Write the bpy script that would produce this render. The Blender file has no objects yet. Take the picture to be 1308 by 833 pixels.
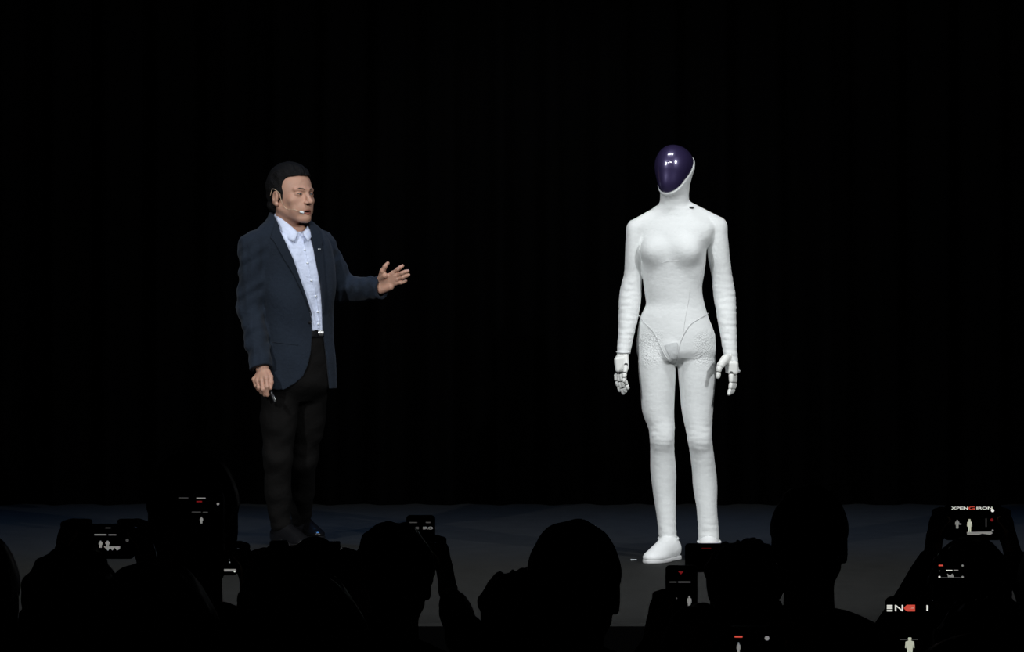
import bpy, math, random
import numpy as np
from mathutils import Vector, Matrix

# ------------------------------------------------------------------ camera
S = bpy.context.scene
FPX = 3600.0            # focal length in pixels of the 1308 px wide frame
CAMZ = 1.10             # camera height above the stage floor
HOR = 385.0             # image row of the horizon
cam_d = bpy.data.cameras.new('camera'); cam_d.sensor_width = 36.0
cam_d.lens = FPX / 1308.0 * 36.0
cam_d.shift_y = -(416.5 - HOR) / 1308.0
cam_d.clip_end = 100
cam = bpy.data.objects.new('camera', cam_d); S.collection.objects.link(cam)
cam.location = (0, 0, CAMZ); cam.rotation_euler = (math.pi / 2, 0, 0)
S.camera = cam

# ------------------------------------------------------------------ world, lamps, exposure
W = bpy.data.worlds.new('world'); S.world = W; W.use_nodes = True
W.node_tree.nodes['Background'].inputs[0].default_value = (0.5, 0.55, 0.65, 1)
W.node_tree.nodes['Background'].inputs[1].default_value = 0.0008
S.view_settings.view_transform = 'Standard'; S.view_settings.look = 'None'
S.view_settings.gamma = 1.0; S.view_settings.exposure = 0.0
S.view_settings.use_curve_mapping = False

def spot(x, y, z, tx, ty, tz, watts, col=(1, 1, 1), ang=50, blend=0.5, rad=0.07):
    l = bpy.data.lights.new('stage_spot', 'SPOT'); l.energy = watts; l.color = col
    l.spot_size = math.radians(ang); l.spot_blend = blend; l.shadow_soft_size = rad
    o = bpy.data.objects.new('stage_spot', l); S.collection.objects.link(o)
    o.location = (x, y, z)
    o.rotation_euler = (Vector((tx, ty, tz)) - Vector((x, y, z))).to_track_quat('-Z', 'Y').to_euler()
    return o
# two front trusses of profile spots above the stage lip, aimed at the stage
COOL = (0.95, 0.98, 1.0)
for x, w in ((-3.9, 1080), (-1.4, 85), (-0.3, 100), (0.8, 85)):
    spot(x, 5.8, 3.9, 0.1, 12.0, 0.75, w, COOL, 44, 0.5, 0.07)
spot(5.0, 6.2, 4.3, 0.3, 12.0, 0.75, 1040, COOL, 44, 0.5, 0.05)
for x, w in ((-2.1, 290), (-0.7, 290), (0.5, 290), (1.9, 290)):
    spot(x, 8.9, 7.4, x * 0.9, 11.85, 0.0, w, COOL, 38, 0.7, 0.07)
# blue wash from the overhead bars over the rear of the stage
for x in (-4.2, -2.1, 0.0, 2.1, 4.2):
    spot(x, 13.3, 6.5, x, 13.6, 0, 430, (0.10, 0.38, 1.0), 36, 1.0, 0.2)

# ------------------------------------------------------------------ object helpers
def link(o, parent=None):
    S.collection.objects.link(o)
    if parent is not None: o.parent = parent
    return o
def tag(o, label=None, cat=None, group=None, kind=None):
    if label: o['label'] = label
    if cat: o['category'] = cat
    if group: o['group'] = group
    if kind: o['kind'] = kind
    return o
def empty(name, loc, parent=None):
    o = bpy.data.objects.new(name, None); o.empty_display_size = 0.1
    link(o, parent); o.location = loc
    return o
def make_mesh(name, V, Fq, mat, parent=None, smooth=True, quads=True, loc=None, midx=None):
    me = bpy.data.meshes.new(name)
    V = np.asarray(V, np.float32).reshape(-1, 3)
    if isinstance(Fq, np.ndarray):
        k = Fq.shape[1]; n = len(Fq)
        me.vertices.add(len(V)); me.vertices.foreach_set('co', V.ravel())
        me.loops.add(n * k); me.loops.foreach_set('vertex_index', Fq.astype(np.int32).ravel())
        me.polygons.add(n); me.polygons.foreach_set('loop_start', np.arange(0, n * k, k, dtype=np.int32))
        me.update(calc_edges=True)
    else:
        me.from_pydata([tuple(map(float, v)) for v in V], [], [list(map(int, f)) for f in Fq])
    if len(me.polygons):
        me.polygons.foreach_set('use_smooth', np.full(len(me.polygons), smooth))
    for m in (mat if isinstance(mat, (list, tuple)) else [mat]): me.materials.append(m)
    if midx is not None: me.polygons.foreach_set('material_index', np.asarray(midx, np.int32))
    me.validate(); me.update()
    o = bpy.data.objects.new(name, me); link(o, parent)
    if loc is not None: o.location = loc
    return o

# ------------------------------------------------------------------ materials
def mat(name, col, rough=0.6, spec=0.3, metal=0.0, emit=None, es=0.0, bump=None, var=0.0, coat=0.0, sheen=0.0, sss=0.0, crough=0.03, cior=1.5):
    m = bpy.data.materials.new(name); m.use_nodes = True
    nt = m.node_tree; b = nt.nodes['Principled BSDF']
    b.inputs['Base Color'].default_value = (*col, 1); b.inputs['Roughness'].default_value = rough
    b.inputs['Specular IOR Level'].default_value = spec; b.inputs['Metallic'].default_value = metal
    b.inputs['Coat Weight'].default_value = coat; b.inputs['Coat Roughness'].default_value = crough; b.inputs['Coat IOR'].default_value = cior
    b.inputs['Sheen Weight'].default_value = sheen
    if sss:
        b.inputs['Subsurface Weight'].default_value = sss; b.inputs['Subsurface Radius'].default_value = (0.008, 0.003, 0.0015)
        b.inputs['Subsurface Scale'].default_value = 1.0
    if emit:
        b.inputs['Emission Color'].default_value = (*emit, 1); b.inputs['Emission Strength'].default_value = es
    tc = nt.nodes.new('ShaderNodeTexCoord')
    if var:
        n = nt.nodes.new('ShaderNodeTexNoise'); n.inputs['Scale'].default_value = 9.0; n.inputs['Detail'].default_value = 5
        nt.links.new(tc.outputs['Object'], n.inputs['Vector'])
        r = nt.nodes.new('ShaderNodeValToRGB')
        r.color_ramp.elements[0].position = 0.3; r.color_ramp.elements[1].position = 0.7
        r.color_ramp.elements[0].color = (*[c * (1 - var) for c in col], 1)
        r.color_ramp.elements[1].color = (*[min(1, c * (1 + var)) for c in col], 1)
        nt.links.new(n.outputs['Fac'], r.inputs['Fac']); nt.links.new(r.outputs['Color'], b.inputs['Base Color'])
    if bump:
        kind, scale, dist = bump[:3]
        if kind == 'voronoi':
            n = nt.nodes.new('ShaderNodeTexVoronoi'); out = n.outputs['Distance']
        elif kind == 'wave':
            n = nt.nodes.new('ShaderNodeTexWave'); n.bands_direction = 'DIAGONAL'; out = n.outputs['Fac']
        else:
            n = nt.nodes.new('ShaderNodeTexNoise'); n.inputs['Detail'].default_value = 4; out = n.outputs['Fac']
        n.inputs['Scale'].default_value = scale
        mp = nt.nodes.new('ShaderNodeMapping')
        if len(bump) > 3: mp.inputs['Scale'].default_value = bump[3]
        nt.links.new(tc.outputs['Object'], mp.inputs['Vector']); nt.links.new(mp.outputs['Vector'], n.inputs['Vector'])
        bp = nt.nodes.new('ShaderNodeBump'); bp.inputs['Distance'].default_value = dist; bp.inputs['Strength'].default_value = 1.0
        nt.links.new(out, bp.inputs['Height']); nt.links.new(bp.outputs['Normal'], b.inputs['Normal'])
    return m
M = {}
M['floor'] = mat('black_stage_vinyl', (0.0160, 0.0162, 0.0157), 0.75, 0.10, bump=('noise', 60, 0.0006), var=0.12)
M['velvet'] = mat('black_velvet', (0.0016, 0.0016, 0.0017), 1.0, 0.0)
M['hall'] = mat('dark_carpet', (0.006, 0.006, 0.007), 1.0, 0.0)
M['suit'] = mat('white_knit', (0.74, 0.755, 0.75), 0.72, 0.15, bump=('noise', 35, 0.0022, (1.0, 1.0, 1.6)), var=0.03)
def hip_relief(m):
    nt = m.node_tree; b = nt.nodes['Principled BSDF']; tc = nt.nodes.new('ShaderNodeTexCoord')
    old = b.inputs['Normal'].links[0].from_node
    sp = nt.nodes.new('ShaderNodeSeparateXYZ'); nt.links.new(tc.outputs['Object'], sp.inputs[0])
    def mr(src, a, b_, c, d):
        n = nt.nodes.new('ShaderNodeMapRange'); n.interpolation_type = 'SMOOTHSTEP'
        for i, v in enumerate((a, b_, c, d)): n.inputs[i+1].default_value = v
        nt.links.new(src, n.inputs[0]); return n.outputs[0]
    def mul(a, b_):
        n = nt.nodes.new('ShaderNodeMath'); n.operation = 'MULTIPLY'; nt.links.new(a, n.inputs[0]); nt.links.new(b_, n.inputs[1]); return n.outputs[0]
    ab = nt.nodes.new('ShaderNodeMath'); ab.operation = 'ABSOLUTE'; nt.links.new(sp.outputs[0], ab.inputs[0])
    k = mul(mul(mr(sp.outputs[2], .80, .86, 0, 1), mr(sp.outputs[2], .94, 1.0, 1, 0)), mul(mr(ab.outputs[0], .05, .09, 0, 1), mr(ab.outputs[0], .18, .19, 1, 0)))
    v = nt.nodes.new('ShaderNodeTexVoronoi'); v.inputs['Scale'].default_value = 150; nt.links.new(tc.outputs['Object'], v.inputs['Vector'])
    bp = nt.nodes.new('ShaderNodeBump'); bp.inputs['Distance'].default_value = .0028
    nt.links.new(k, bp.inputs['Strength']); nt.links.new(v.outputs['Distance'], bp.inputs['Height'])
    nt.links.new(old.outputs['Normal'], bp.inputs['Normal']); nt.links.new(bp.outputs['Normal'], b.inputs['Normal'])
hip_relief(M['suit'])
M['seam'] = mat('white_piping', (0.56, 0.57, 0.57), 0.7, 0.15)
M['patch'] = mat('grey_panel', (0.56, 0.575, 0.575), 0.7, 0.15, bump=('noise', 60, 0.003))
M['shell'] = mat('white_hand_shell', (0.76, 0.76, 0.73), 0.38, 0.4)
M['joint'] = mat('dark_joint', (0.035, 0.035, 0.035), 0.45, 0.4)
M['shoe_w'] = mat('white_shoe', (0.78, 0.79, 0.79), 0.6, 0.25, bump=('noise', 40, 0.0015))
M['sole_w'] = mat('grey_sole', (0.62, 0.62, 0.62), 0.6, 0.25)

# ------------------------------------------------------------------ distance-field modelling
def dens(rows, n=60):
    """rows sorted by first column, smooth-interpolated (monotone-ish Hermite) to n rows"""
    R = np.array(sorted(rows), float); z = R[:, 0]; zz = np.linspace(z[0], z[-1], n)
    out = [zz]
    for c in range(1, R.shape[1]):
        y = R[:, c]; h = np.diff(z); dl = np.diff(y) / h; m = np.zeros(len(y))
        m[0] = dl[0]; m[-1] = dl[-1]
        m[1:-1] = np.where(dl[:-1] * dl[1:] > 0, (dl[:-1] * h[1:] + dl[1:] * h[:-1]) / (h[1:] + h[:-1]), (dl[:-1] + dl[1:]) * 0.25)
        i = np.clip(np.searchsorted(z, zz) - 1, 0, len(h) - 1); t = (zz - z[i]) / h[i]
        out.append((2*t**3-3*t**2+1)*y[i] + (t**3-2*t**2+t)*h[i]*m[i] + (-2*t**3+3*t**2)*y[i+1] + (t**3-t**2)*h[i]*m[i+1])
    return np.array(out).T
def rot2(yaw): return math.cos(yaw), math.sin(yaw)

class Field:
    def __init__(s, lo, hi, h):
        s.lo = np.array(lo, float); s.h = h
        s.n = np.ceil((np.array(hi, float) - s.lo) / h).astype(int) + 1
        s.D = np.full(s.n, 0.5, np.float32)
    def _sl(s, lo, hi, pad):
        a = np.clip(np.floor((np.array(lo) - pad - s.lo) / s.h).astype(int), 0, s.n)
        b = np.clip(np.ceil((np.array(hi) + pad - s.lo) / s.h).astype(int) + 1, 0, s.n)
        if np.any(b <= a): return None, None
        ax = [(s.lo[i] + s.h * np.arange(a[i], b[i])).astype(np.float32) for i in range(3)]
        return tuple(slice(a[i], b[i]) for i in range(3)), (ax[0][:, None, None], ax[1][None, :, None], ax[2][None, None, :])
    def _op(s, prim, k, mode):
        fn, lo, hi = prim
        sl, g = s._sl(lo, hi, k + 4 * s.h)
        if sl is None: return s
        d = np.broadcast_to(fn(*g), s.D[sl].shape).astype(np.float32); A = s.D[sl]
        if mode == 'cut': d = -d
        if mode == 'add':
            r = np.minimum(A, d)
            if k > 0: r = r - np.maximum(k - np.abs(A - d), 0) ** 2 / (4 * k)
        else:
            r = np.maximum(A, d)
            if k > 0: r = r + np.maximum(k - np.abs(A - d), 0) ** 2 / (4 * k)
        s.D[sl] = r
        return s
    def add(s, prim, k=0.0): return s._op(prim, k, 'add')
    def cut(s, prim, k=0.0): return s._op(prim, k, 'cut')
    def grid(s):
        ax = [(s.lo[i] + s.h * np.arange(s.n[i])).astype(np.float32) for i in range(3)]
        return ax[0][:, None, None], ax[1][None, :, None], ax[2][None, None, :]
    def near(s, fn, lo=None, hi=None):
        """D += fn(x,y,z) inside a box"""
        lo = s.lo if lo is None else lo; hi = s.lo + s.h * s.n if hi is None else hi
        sl, g = s._sl(lo, hi, 0)
        if sl is not None: s.D[sl] = s.D[sl] + fn(*g).astype(np.float32)
        return s
    def copy(s):
        c = Field.__new__(Field); c.lo, c.h, c.n, c.D = s.lo.copy(), s.h, s.n.copy(), s.D.copy(); return c
    def val(s, P):
        q = (np.atleast_2d(P) - s.lo) / s.h; q = np.clip(q, 0, np.array(s.n) - 1.001); i = q.astype(int); f = q - i; r = 0
        for dx in (0, 1):
            for dy in (0, 1):
                for dz in (0, 1):
                    w = (f[:, 0] if dx else 1-f[:, 0]) * (f[:, 1] if dy else 1-f[:, 1]) * (f[:, 2] if dz else 1-f[:, 2])
                    r = r + w * s.D[i[:, 0]+dx, i[:, 1]+dy, i[:, 2]+dz]
        return r
    def front(s, x, z, off=0.0, y0=None):
        """first y (from the viewer's side) where the solid begins"""
        ys = np.arange(s.lo[1] if y0 is None else y0, s.lo[1] + s.h * (s.n[1] - 1), s.h * 0.5)
        v = s.val(np.stack([np.full_like(ys, x), ys, np.full_like(ys, z)], 1))
        i = np.argmax(v < 0)
        return (ys[i] if v[i] < 0 else 0.0) - off
    def mesh(s):
        D = s.D; D[0], D[-1], D[:, 0], D[:, -1], D[:, :, 0], D[:, :, -1] = (0.5,) * 6
        I = D < 0; nx, ny, nz = D.shape
        c = np.zeros((nx-1, ny-1, nz-1), np.int8)
        for dx in (0, 1):
            for dy in (0, 1):
                for dz in (0, 1): c += I[dx:nx-1+dx, dy:ny-1+dy, dz:nz-1+dz]
        act = np.argwhere((c > 0) & (c < 8)); idx = np.full(c.shape, -1, np.int32)
        idx[act[:, 0], act[:, 1], act[:, 2]] = np.arange(len(act))
        acc = np.zeros((len(act), 3)); cnt = np.zeros(len(act))
        C8 = {(dx, dy, dz): D[act[:, 0]+dx, act[:, 1]+dy, act[:, 2]+dz] for dx in (0, 1) for dy in (0, 1) for dz in (0, 1)}
        for a in C8:
            for ax in range(3):
                if a[ax] == 1: continue
                b = list(a); b[ax] = 1; b = tuple(b)
                va, vb = C8[a], C8[b]; x = (va < 0) != (vb < 0)
                t = np.where(x, va / np.where(x, va - vb, 1), 0)
                p = np.array(a, float)[None] + 0 * acc; p[:, ax] += t
                acc[x] += p[x]; cnt[x] += 1
        V = (act + acc / cnt[:, None]) * s.h + s.lo
        faces = []
        for ax in range(3):
            o = [k for k in range(3) if k != ax]
            sA = [slice(None)] * 3; sB = [slice(None)] * 3; sA[ax] = slice(0, -1); sB[ax] = slice(1, None)
            e = np.argwhere(I[tuple(sA)] != I[tuple(sB)])
            e = e[(e[:, o[0]] > 0) & (e[:, o[1]] > 0) & (e[:, o[0]] < D.shape[o[0]]-1) & (e[:, o[1]] < D.shape[o[1]]-1)]
            if not len(e): continue
            def cell(da, db):
                q = e.copy(); q[:, o[0]] -= da; q[:, o[1]] -= db
                return idx[q[:, 0], q[:, 1], q[:, 2]]
            f = np.stack([cell(1, 1), cell(0, 1), cell(0, 0), cell(1, 0)], 1)
            ins = I[e[:, 0], e[:, 1], e[:, 2]]
            flip = ins if ax == 1 else ~ins
            f[flip] = f[flip][:, ::-1]
            faces.append(f)
        return V, np.concatenate(faces)

def cap(a, b, ra, rb=None):
    rb = ra if rb is None else rb
    a = np.array(a, float); b = np.array(b, float); d = b - a; L = max(float(d @ d), 1e-9)
    def fn(x, y, z):
        px, py, pz = x - a[0], y - a[1], z - a[2]
        t = np.clip((px * d[0] + py * d[1] + pz * d[2]) / L, 0, 1)
        return np.sqrt((px - d[0]*t)**2 + (py - d[1]*t)**2 + (pz - d[2]*t)**2) - (ra + (rb - ra) * t)
    r = max(ra, rb)
    return fn, np.minimum(a, b) - r, np.maximum(a, b) + r
def ell(c, r, yaw=0.0, pitch=0.0, roll=0.0):
    c = np.array(c, float); r = np.array(r, float)
    Rm = np.array((Matrix.Rotation(yaw, 3, 'Z') @ Matrix.Rotation(pitch, 3, 'X') @ Matrix.Rotation(roll, 3, 'Y')).transposed())
    def fn(x, y, z):
        px, py, pz = x - c[0], y - c[1], z - c[2]
        q = [Rm[i, 0]*px + Rm[i, 1]*py + Rm[i, 2]*pz for i in range(3)]
        k0 = np.sqrt(sum((q[i] / r[i])**2 for i in range(3))); k1 = np.sqrt(sum((q[i] / r[i]**2)**2 for i in range(3))) + 1e-6
        return k0 * (k0 - 1) / k1
    m = max(r); return fn, c - m, c + m
def rbox(c, hs, rd, yaw=0.0, pitch=0.0, roll=0.0):
    c = np.array(c, float)
    Rm = np.array((Matrix.Rotation(yaw, 3, 'Z') @ Matrix.Rotation(pitch, 3, 'X') @ Matrix.Rotation(roll, 3, 'Y')).transposed())
    def fn(x, y, z):
        px, py, pz = x - c[0], y - c[1], z - c[2]
        q = [np.abs(Rm[i, 0]*px + Rm[i, 1]*py + Rm[i, 2]*pz) - hs[i] + rd for i in range(3)]
        return np.sqrt(sum(np.maximum(v, 0)**2 for v in q)) + np.minimum(np.maximum(np.maximum(q[0], q[1]), q[2]), 0) - rd
    m = float(np.linalg.norm(hs)); return fn, c - m, c + m
def loft(rows, yaw=0.0, n=2.0, capped=True):
    """rows (z, cx, cy, a, b): stacked ellipses, a across and b front to back, turned by yaw (positive: front towards +x)"""
    R = dens(rows); cs, sn = rot2(yaw)
    def fn(x, y, z):
        zz = np.clip(z, R[0, 0], R[-1, 0]); g = [np.interp(zz, R[:, 0], R[:, i]).astype(np.float32) for i in range(1, 5)]
        px, py = x - g[0], y - g[1]
        u = px * cs + py * sn; v = px * sn - py * cs
        if n == 2.0: q = np.sqrt((u / g[2])**2 + (v / g[3])**2) + 1e-5
        else: q = (np.abs(u / g[2])**n + np.abs(v / g[3])**n) ** (1 / n) + 1e-5
        r = np.sqrt(u*u + v*v); d = np.where(q > 0.2, r - r / q, -np.minimum(g[2], g[3]) * 0.8)
        if capped: d = np.maximum(d, np.maximum(R[0, 0] - z, z - R[-1, 0]))
        return d
    m = np.maximum(R[:, 3], R[:, 4])
    return fn, (min(R[:, 1] - m), min(R[:, 2] - m), R[0, 0]), (max(R[:, 1] + m), max(R[:, 2] + m), R[-1, 0])
def wrinkle(seed, freq, amp, stretch=(1, 1, 1), n=5):
    rg = np.random.RandomState(seed); K = rg.normal(size=(n, 3)) * np.array(stretch) * freq; P = rg.uniform(0, 6.28, n)
    def fn(x, y, z):
        r = 0
        for i in range(n): r = r + np.sin(K[i, 0]*x + K[i, 1]*y + K[i, 2]*z + P[i] + 0.8 * np.sin(0.5 * (K[(i+1) % n, 0]*x + K[(i+1) % n, 2]*z)))
        return r * (amp / n ** 0.5)
    return fn
def tube_mesh(P, r, seg=8, closed_ends=True):
    P = np.array(P, float); n = len(P); r = np.full(n, r) if np.isscalar(r) else np.array(r)
    T = np.gradient(P, axis=0); T /= np.linalg.norm(T, axis=1)[:, None] + 1e-9
    ref = np.array([0, 0, 1.0]) if abs(T[0, 2]) < 0.9 else np.array([1.0, 0, 0])
    V = []; N = np.cross(T[0], ref); N /= np.linalg.norm(N)
    for i in range(n):
        N = N - T[i] * (N @ T[i]); N /= np.linalg.norm(N) + 1e-9; B = np.cross(T[i], N)
        for j in range(seg):
            a = 2 * math.pi * j / seg; V.append(P[i] + r[i] * (math.cos(a) * N + math.sin(a) * B))
    Fc = [[i*seg+j, i*seg+(j+1) % seg, (i+1)*seg+(j+1) % seg, (i+1)*seg+j] for i in range(n-1) for j in range(seg)]
    if closed_ends: Fc += [list(range(seg))[::-1], [(n-1)*seg+j for j in range(seg)]]
    return V, Fc
def spline(pts, n=24):
    P = np.array(pts, float); t = np.r_[0, np.cumsum(np.linalg.norm(np.diff(P, axis=0), axis=1))]
    R = dens([(t[i], *P[i]) for i in range(len(P))], n); return R[:, 1:]
def merge(parts):
    V = []; Fc = []; o = 0
    for v, f in parts:
        V.append(np.asarray(v, float).reshape(-1, 3)); Fc += [[i + o for i in q] for q in (f.tolist() if isinstance(f, np.ndarray) else f)]; o += len(V[-1])
    return np.concatenate(V), Fc
def merge_np(parts):
    V = []; Fc = []; o = 0
    for v, f in parts: V.append(v); Fc.append(f + o); o += len(v)
    return np.concatenate(V), np.concatenate(Fc)
def stitch(parts, links):
    """join closed quad meshes into one continuous surface: for each (a, b, point) a short bridge is opened between
    the faces of part a and part b nearest to the point"""
    offs = np.cumsum([0] + [len(v) for v, _ in parts]); V, Fq = merge_np(parts); own = np.concatenate([np.full(len(f), i) for i, (_, f) in enumerate(parts)])
    C = V[Fq].mean(1); kill = []; new = []
    for a, b, pt in links:
        pt = np.array(pt, float); ia = np.where(own == a)[0]; fa = ia[np.argmin(((C[ia]-pt)**2).sum(1))]
        ib = np.where(own == b)[0]; ib = ib[~np.isin(ib, kill)]; fb = ib[np.argmin(((C[ib]-C[fa])**2).sum(1))]
        A = Fq[fa]; B = Fq[fb][::-1]
        k = min(range(4), key=lambda r: ((V[A]-V[np.roll(B, r)])**2).sum()); B = np.roll(B, k)
        for i in range(4): new.append([A[i], A[(i+1) % 4], B[(i+1) % 4], B[i]])
        kill += [fa, fb]
    keep = np.ones(len(Fq), bool); keep[kill] = False
    return V, np.concatenate([Fq[keep], np.array(new, int)])
def box_mesh(c, h, bev=0.0):
    """box with chamfered edges (24 vertices), half sizes h"""
    cx, cy, cz = c; hx, hy, hz = h; b = min(bev, hx*0.9, hy*0.9, hz*0.9)
    if b <= 0:
        V = [(cx+sx*hx, cy+sy*hy, cz+sz*hz) for sx in (-1, 1) for sy in (-1, 1) for sz in (-1, 1)]
        return V, [[0, 1, 3, 2], [4, 6, 7, 5], [0, 4, 5, 1], [2, 3, 7, 6], [0, 2, 6, 4], [1, 5, 7, 3]]
    V = []; id_ = {}
    for sx in (-1, 1):
        for sy in (-1, 1):
            for sz in (-1, 1):
                for k in range(3):
                    p = [sx*(hx-b), sy*(hy-b), sz*(hz-b)]; p[k] = (sx, sy, sz)[k] * (hx, hy, hz)[k]
                    id_[(sx, sy, sz, k)] = len(V); V.append((cx+p[0], cy+p[1], cz+p[2]))
    Fc = []
    for k in range(3):
        i, j = (k+1) % 3, (k+2) % 3
        for s in (-1, 1):
            q = []
            for a, c_ in ((-1, -1), (1, -1), (1, 1), (-1, 1)):
                t = [0, 0, 0]; t[k] = s; t[i] = a; t[j] = c_; q.append(id_[(*t, k)])
            Fc.append(q if s > 0 else q[::-1])
    for k in range(3):
        i, j = (k+1) % 3, (k+2) % 3
        for a in (-1, 1):
            for c_ in (-1, 1):
                q = []
                for s, ax in ((-1, i), (1, i), (1, j), (-1, j)):
                    t = [0, 0, 0]; t[k] = s; t[i] = a; t[j] = c_; q.append(id_[(*t, ax)])
                Fc.append(q if a * c_ < 0 else q[::-1])
    for sx in (-1, 1):
        for sy in (-1, 1):
            for sz in (-1, 1):
                q = [id_[(sx, sy, sz, k)] for k in range(3)]; Fc.append(q if sx*sy*sz > 0 else q[::-1])
    return V, Fc
def at(px, py, depth):
    """point seen at an image position when it stands `depth` metres from the camera"""
    return np.array([(px - 654.0) * depth / FPX, depth, CAMZ - (py - HOR) * depth / FPX])

# ------------------------------------------------------------------ the setting
HALL = -0.95
STAGE_F, STAGE_B = 9.61, 16.2
o = make_mesh('floor', *box_mesh((0, 3.3, HALL - 0.05), (9, 6.3, 0.05)), M['hall'], smooth=False); tag(o, kind='structure')
tag(o, 'dark hall floor below the stage where the audience stands', 'floor')
o = make_mesh('stage', *box_mesh((0, (STAGE_F + STAGE_B + 1) / 2, HALL / 2), (9, (STAGE_B + 1 - STAGE_F) / 2, -HALL / 2), 0.01), M['floor'], smooth=False)
tag(o, 'low dark matte stage platform under the two figures', 'stage', kind='structure')
sk = make_mesh('stage_skirt', *box_mesh((0, STAGE_F - 0.012, HALL / 2 - .004), (9, 0.011, -HALL / 2 - .004)), M['velvet'], o, smooth=False)
xs = np.linspace(-9, 9, 541); V = []; Fc = []
for i, x in enumerate(xs):
    y = 15.25 + 0.05 * math.sin(x * 21) + 0.02 * math.sin(x * 47 + 1)
    V += [(x, y, 0.004), (x, y, 7.5), (x, y + 0.02, 7.5), (x, y + 0.02, 0.004)]
    if i:
        a = 4 * (i - 1); b = 4 * i
        for k in range(4): Fc.append([a+k, b+k, b+(k+1) % 4, a+(k+1) % 4])
Fc += [[0, 1, 2, 3], [len(V)-1, len(V)-2, len(V)-3, len(V)-4]]
o = make_mesh('wall_back', V, Fc, M['velvet']); tag(o, 'black velvet curtain closing the back of the stage', 'curtain', kind='structure')

# ------------------------------------------------------------------ the white humanoid robot
RB = np.array([0.703, 12.0, 0.0])
def rp(px, py, dy=0.0): return at(px, py, 12.0 + dy) - RB
def rrow(py, l, r, b, dy=0.0):
    c = rp((l + r) / 2, py, dy); return (c[2], c[0], c[1], (r - l) / 2 * (12 + dy) / FPX, b)
robot = empty('humanoid_robot', RB)
tag(robot, 'white bodysuited humanoid robot with a glossy dark purple face visor standing on stage', 'robot')
YR = math.radians(-12)
bf = Field((-0.36, -0.30, 0.04), (0.36, 0.26, 1.80), 0.0036)
# legs
bf.add(loft([rrow(430, 826, 854, .055, .012), rrow(452, 816, 862, .090, .012), rrow(474, 815.6, 863, .094, .012), rrow(498, 818, 862, .088, .008), rrow(530, 821.6, 861, .076, .0), rrow(548, 828.5, 862, .066, -.008),
             rrow(562, 830.3, 861.5, .060, -.012), rrow(578, 830.8, 861.5, .056, .0), rrow(603, 831, 863.7, .060, .02), rrow(628, 834, 863.2, .055, .022), rrow(661, 839, 863.5, .044, .012), rrow(691, 842, 865, .042, .005)], YR), 0.0)
bf.add(loft([rrow(430, 874, 902, .055, .012), rrow(452, 866, 912.5, .090, .012), rrow(474, 866.5, 914, .094, .012), rrow(498, 868.5, 913, .088, .008), rrow(530, 872, 910.5, .076, .0), rrow(550, 876.3, 909.3, .066, -.008),
             rrow(564, 878.5, 909.6, .060, -.012), rrow(580, 881.5, 911.6, .056, .0), rrow(603, 884, 914.5, .060, .02), rrow(620, 885, 916, .058, .022), rrow(651, 889.7, 916.3, .046, .012), rrow(694, 892, 919.5, .043, .005)], YR), 0.012)
# knees
bf.add(ell(rp(845, 558, -.045), (.036, .022, .045), YR), 0.03)
bf.add(ell(rp(893, 561, -.045), (.036, .022, .045), YR), 0.03)
# torso
tor = loft([rrow(268, 840, 884, .055, .01), rrow(276, 828, 898, .068, .01), rrow(288, 817, 912, .085, .005), rrow(302, 815, 911, .098, 0), rrow(318, 816.5, 903, .105, 0), rrow(335, 819, 901.5, .102, 0),
            rrow(350, 820.5, 899.5, .093, 0), rrow(366, 822, 897, .085, 0), rrow(380, 824, 898, .083, .002), rrow(388, 825, 900, .085, .004), rrow(404, 818, 905, .097, .008),
            rrow(426, 813.5, 913, .110, .012), rrow(442, 812.5, 914.5, .113, .014), rrow(453, 816, 912, .104, .014), rrow(459, 824, 904, .085, .012), rrow(464, 844, 886, .04, .012)], YR)
bf.add(tor, 0.02)
for px, s in ((836.5, -.052), (877, -.083)):
    bf.add(ell(rp(px, 320.5, s), (.058, .050, .056), YR, 0.15), 0.035)
bf.add(ell(rp(838, 448, .08), (.075, .07, .085)), 0.04); bf.add(ell(rp(890, 448, .08), (.075, .07, .085)), 0.04)
bf.add(ell(rp(857, 450, -.085), (.030, .020, .040), YR), 0.03)
# trapezius and shoulders
bf.add(cap(rp(862, 266, .015), rp(812, 291.5, .0), .045, .038), 0.03)
bf.add(cap(rp(864, 264, .015), rp(917, 289, .01), .045, .040), 0.03)
# arms
bf.add(loft([rrow(283, 806, 824, .030), rrow(293, 800.8, 822, .044, .004), rrow(308, 799.4, 822, .05, .01), rrow(330, 798.3, 821, .05, .02), rrow(352, 796.8, 820, .047, .03), rrow(368, 792.6, 819.5, .048, .03),
             rrow(380, 791, 819.3, .05, .025), rrow(402, 790.2, 815.8, .047, .005), rrow(425, 789.3, 810.5, .04, -.02), rrow(445, 788, 806, .034, -.042), rrow(452, 787.8, 804.5, .032, -.05)], YR), 0.012)
bf.add(loft([rrow(279.5, 903, 921, .03), rrow(289, 905, 927.2, .044, .008), rrow(305, 903.5, 929.8, .05, .012), rrow(330, 904.5, 932.3, .05, .02), rrow(352, 909, 935.2, .047, .03), rrow(368, 910.5, 938.3, .048, .032),
             rrow(379, 911.8, 939.6, .05, .03), rrow(397, 914.5, 940.2, .047, .01), rrow(425, 919.8, 940.6, .039, -.02), rrow(450, 923.8, 941.8, .034, -.045), rrow(470, 926.3, 943.8, .033, -.06), rrow(476.5, 926.3, 946, .035, -.065)], YR), 0.012)
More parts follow.
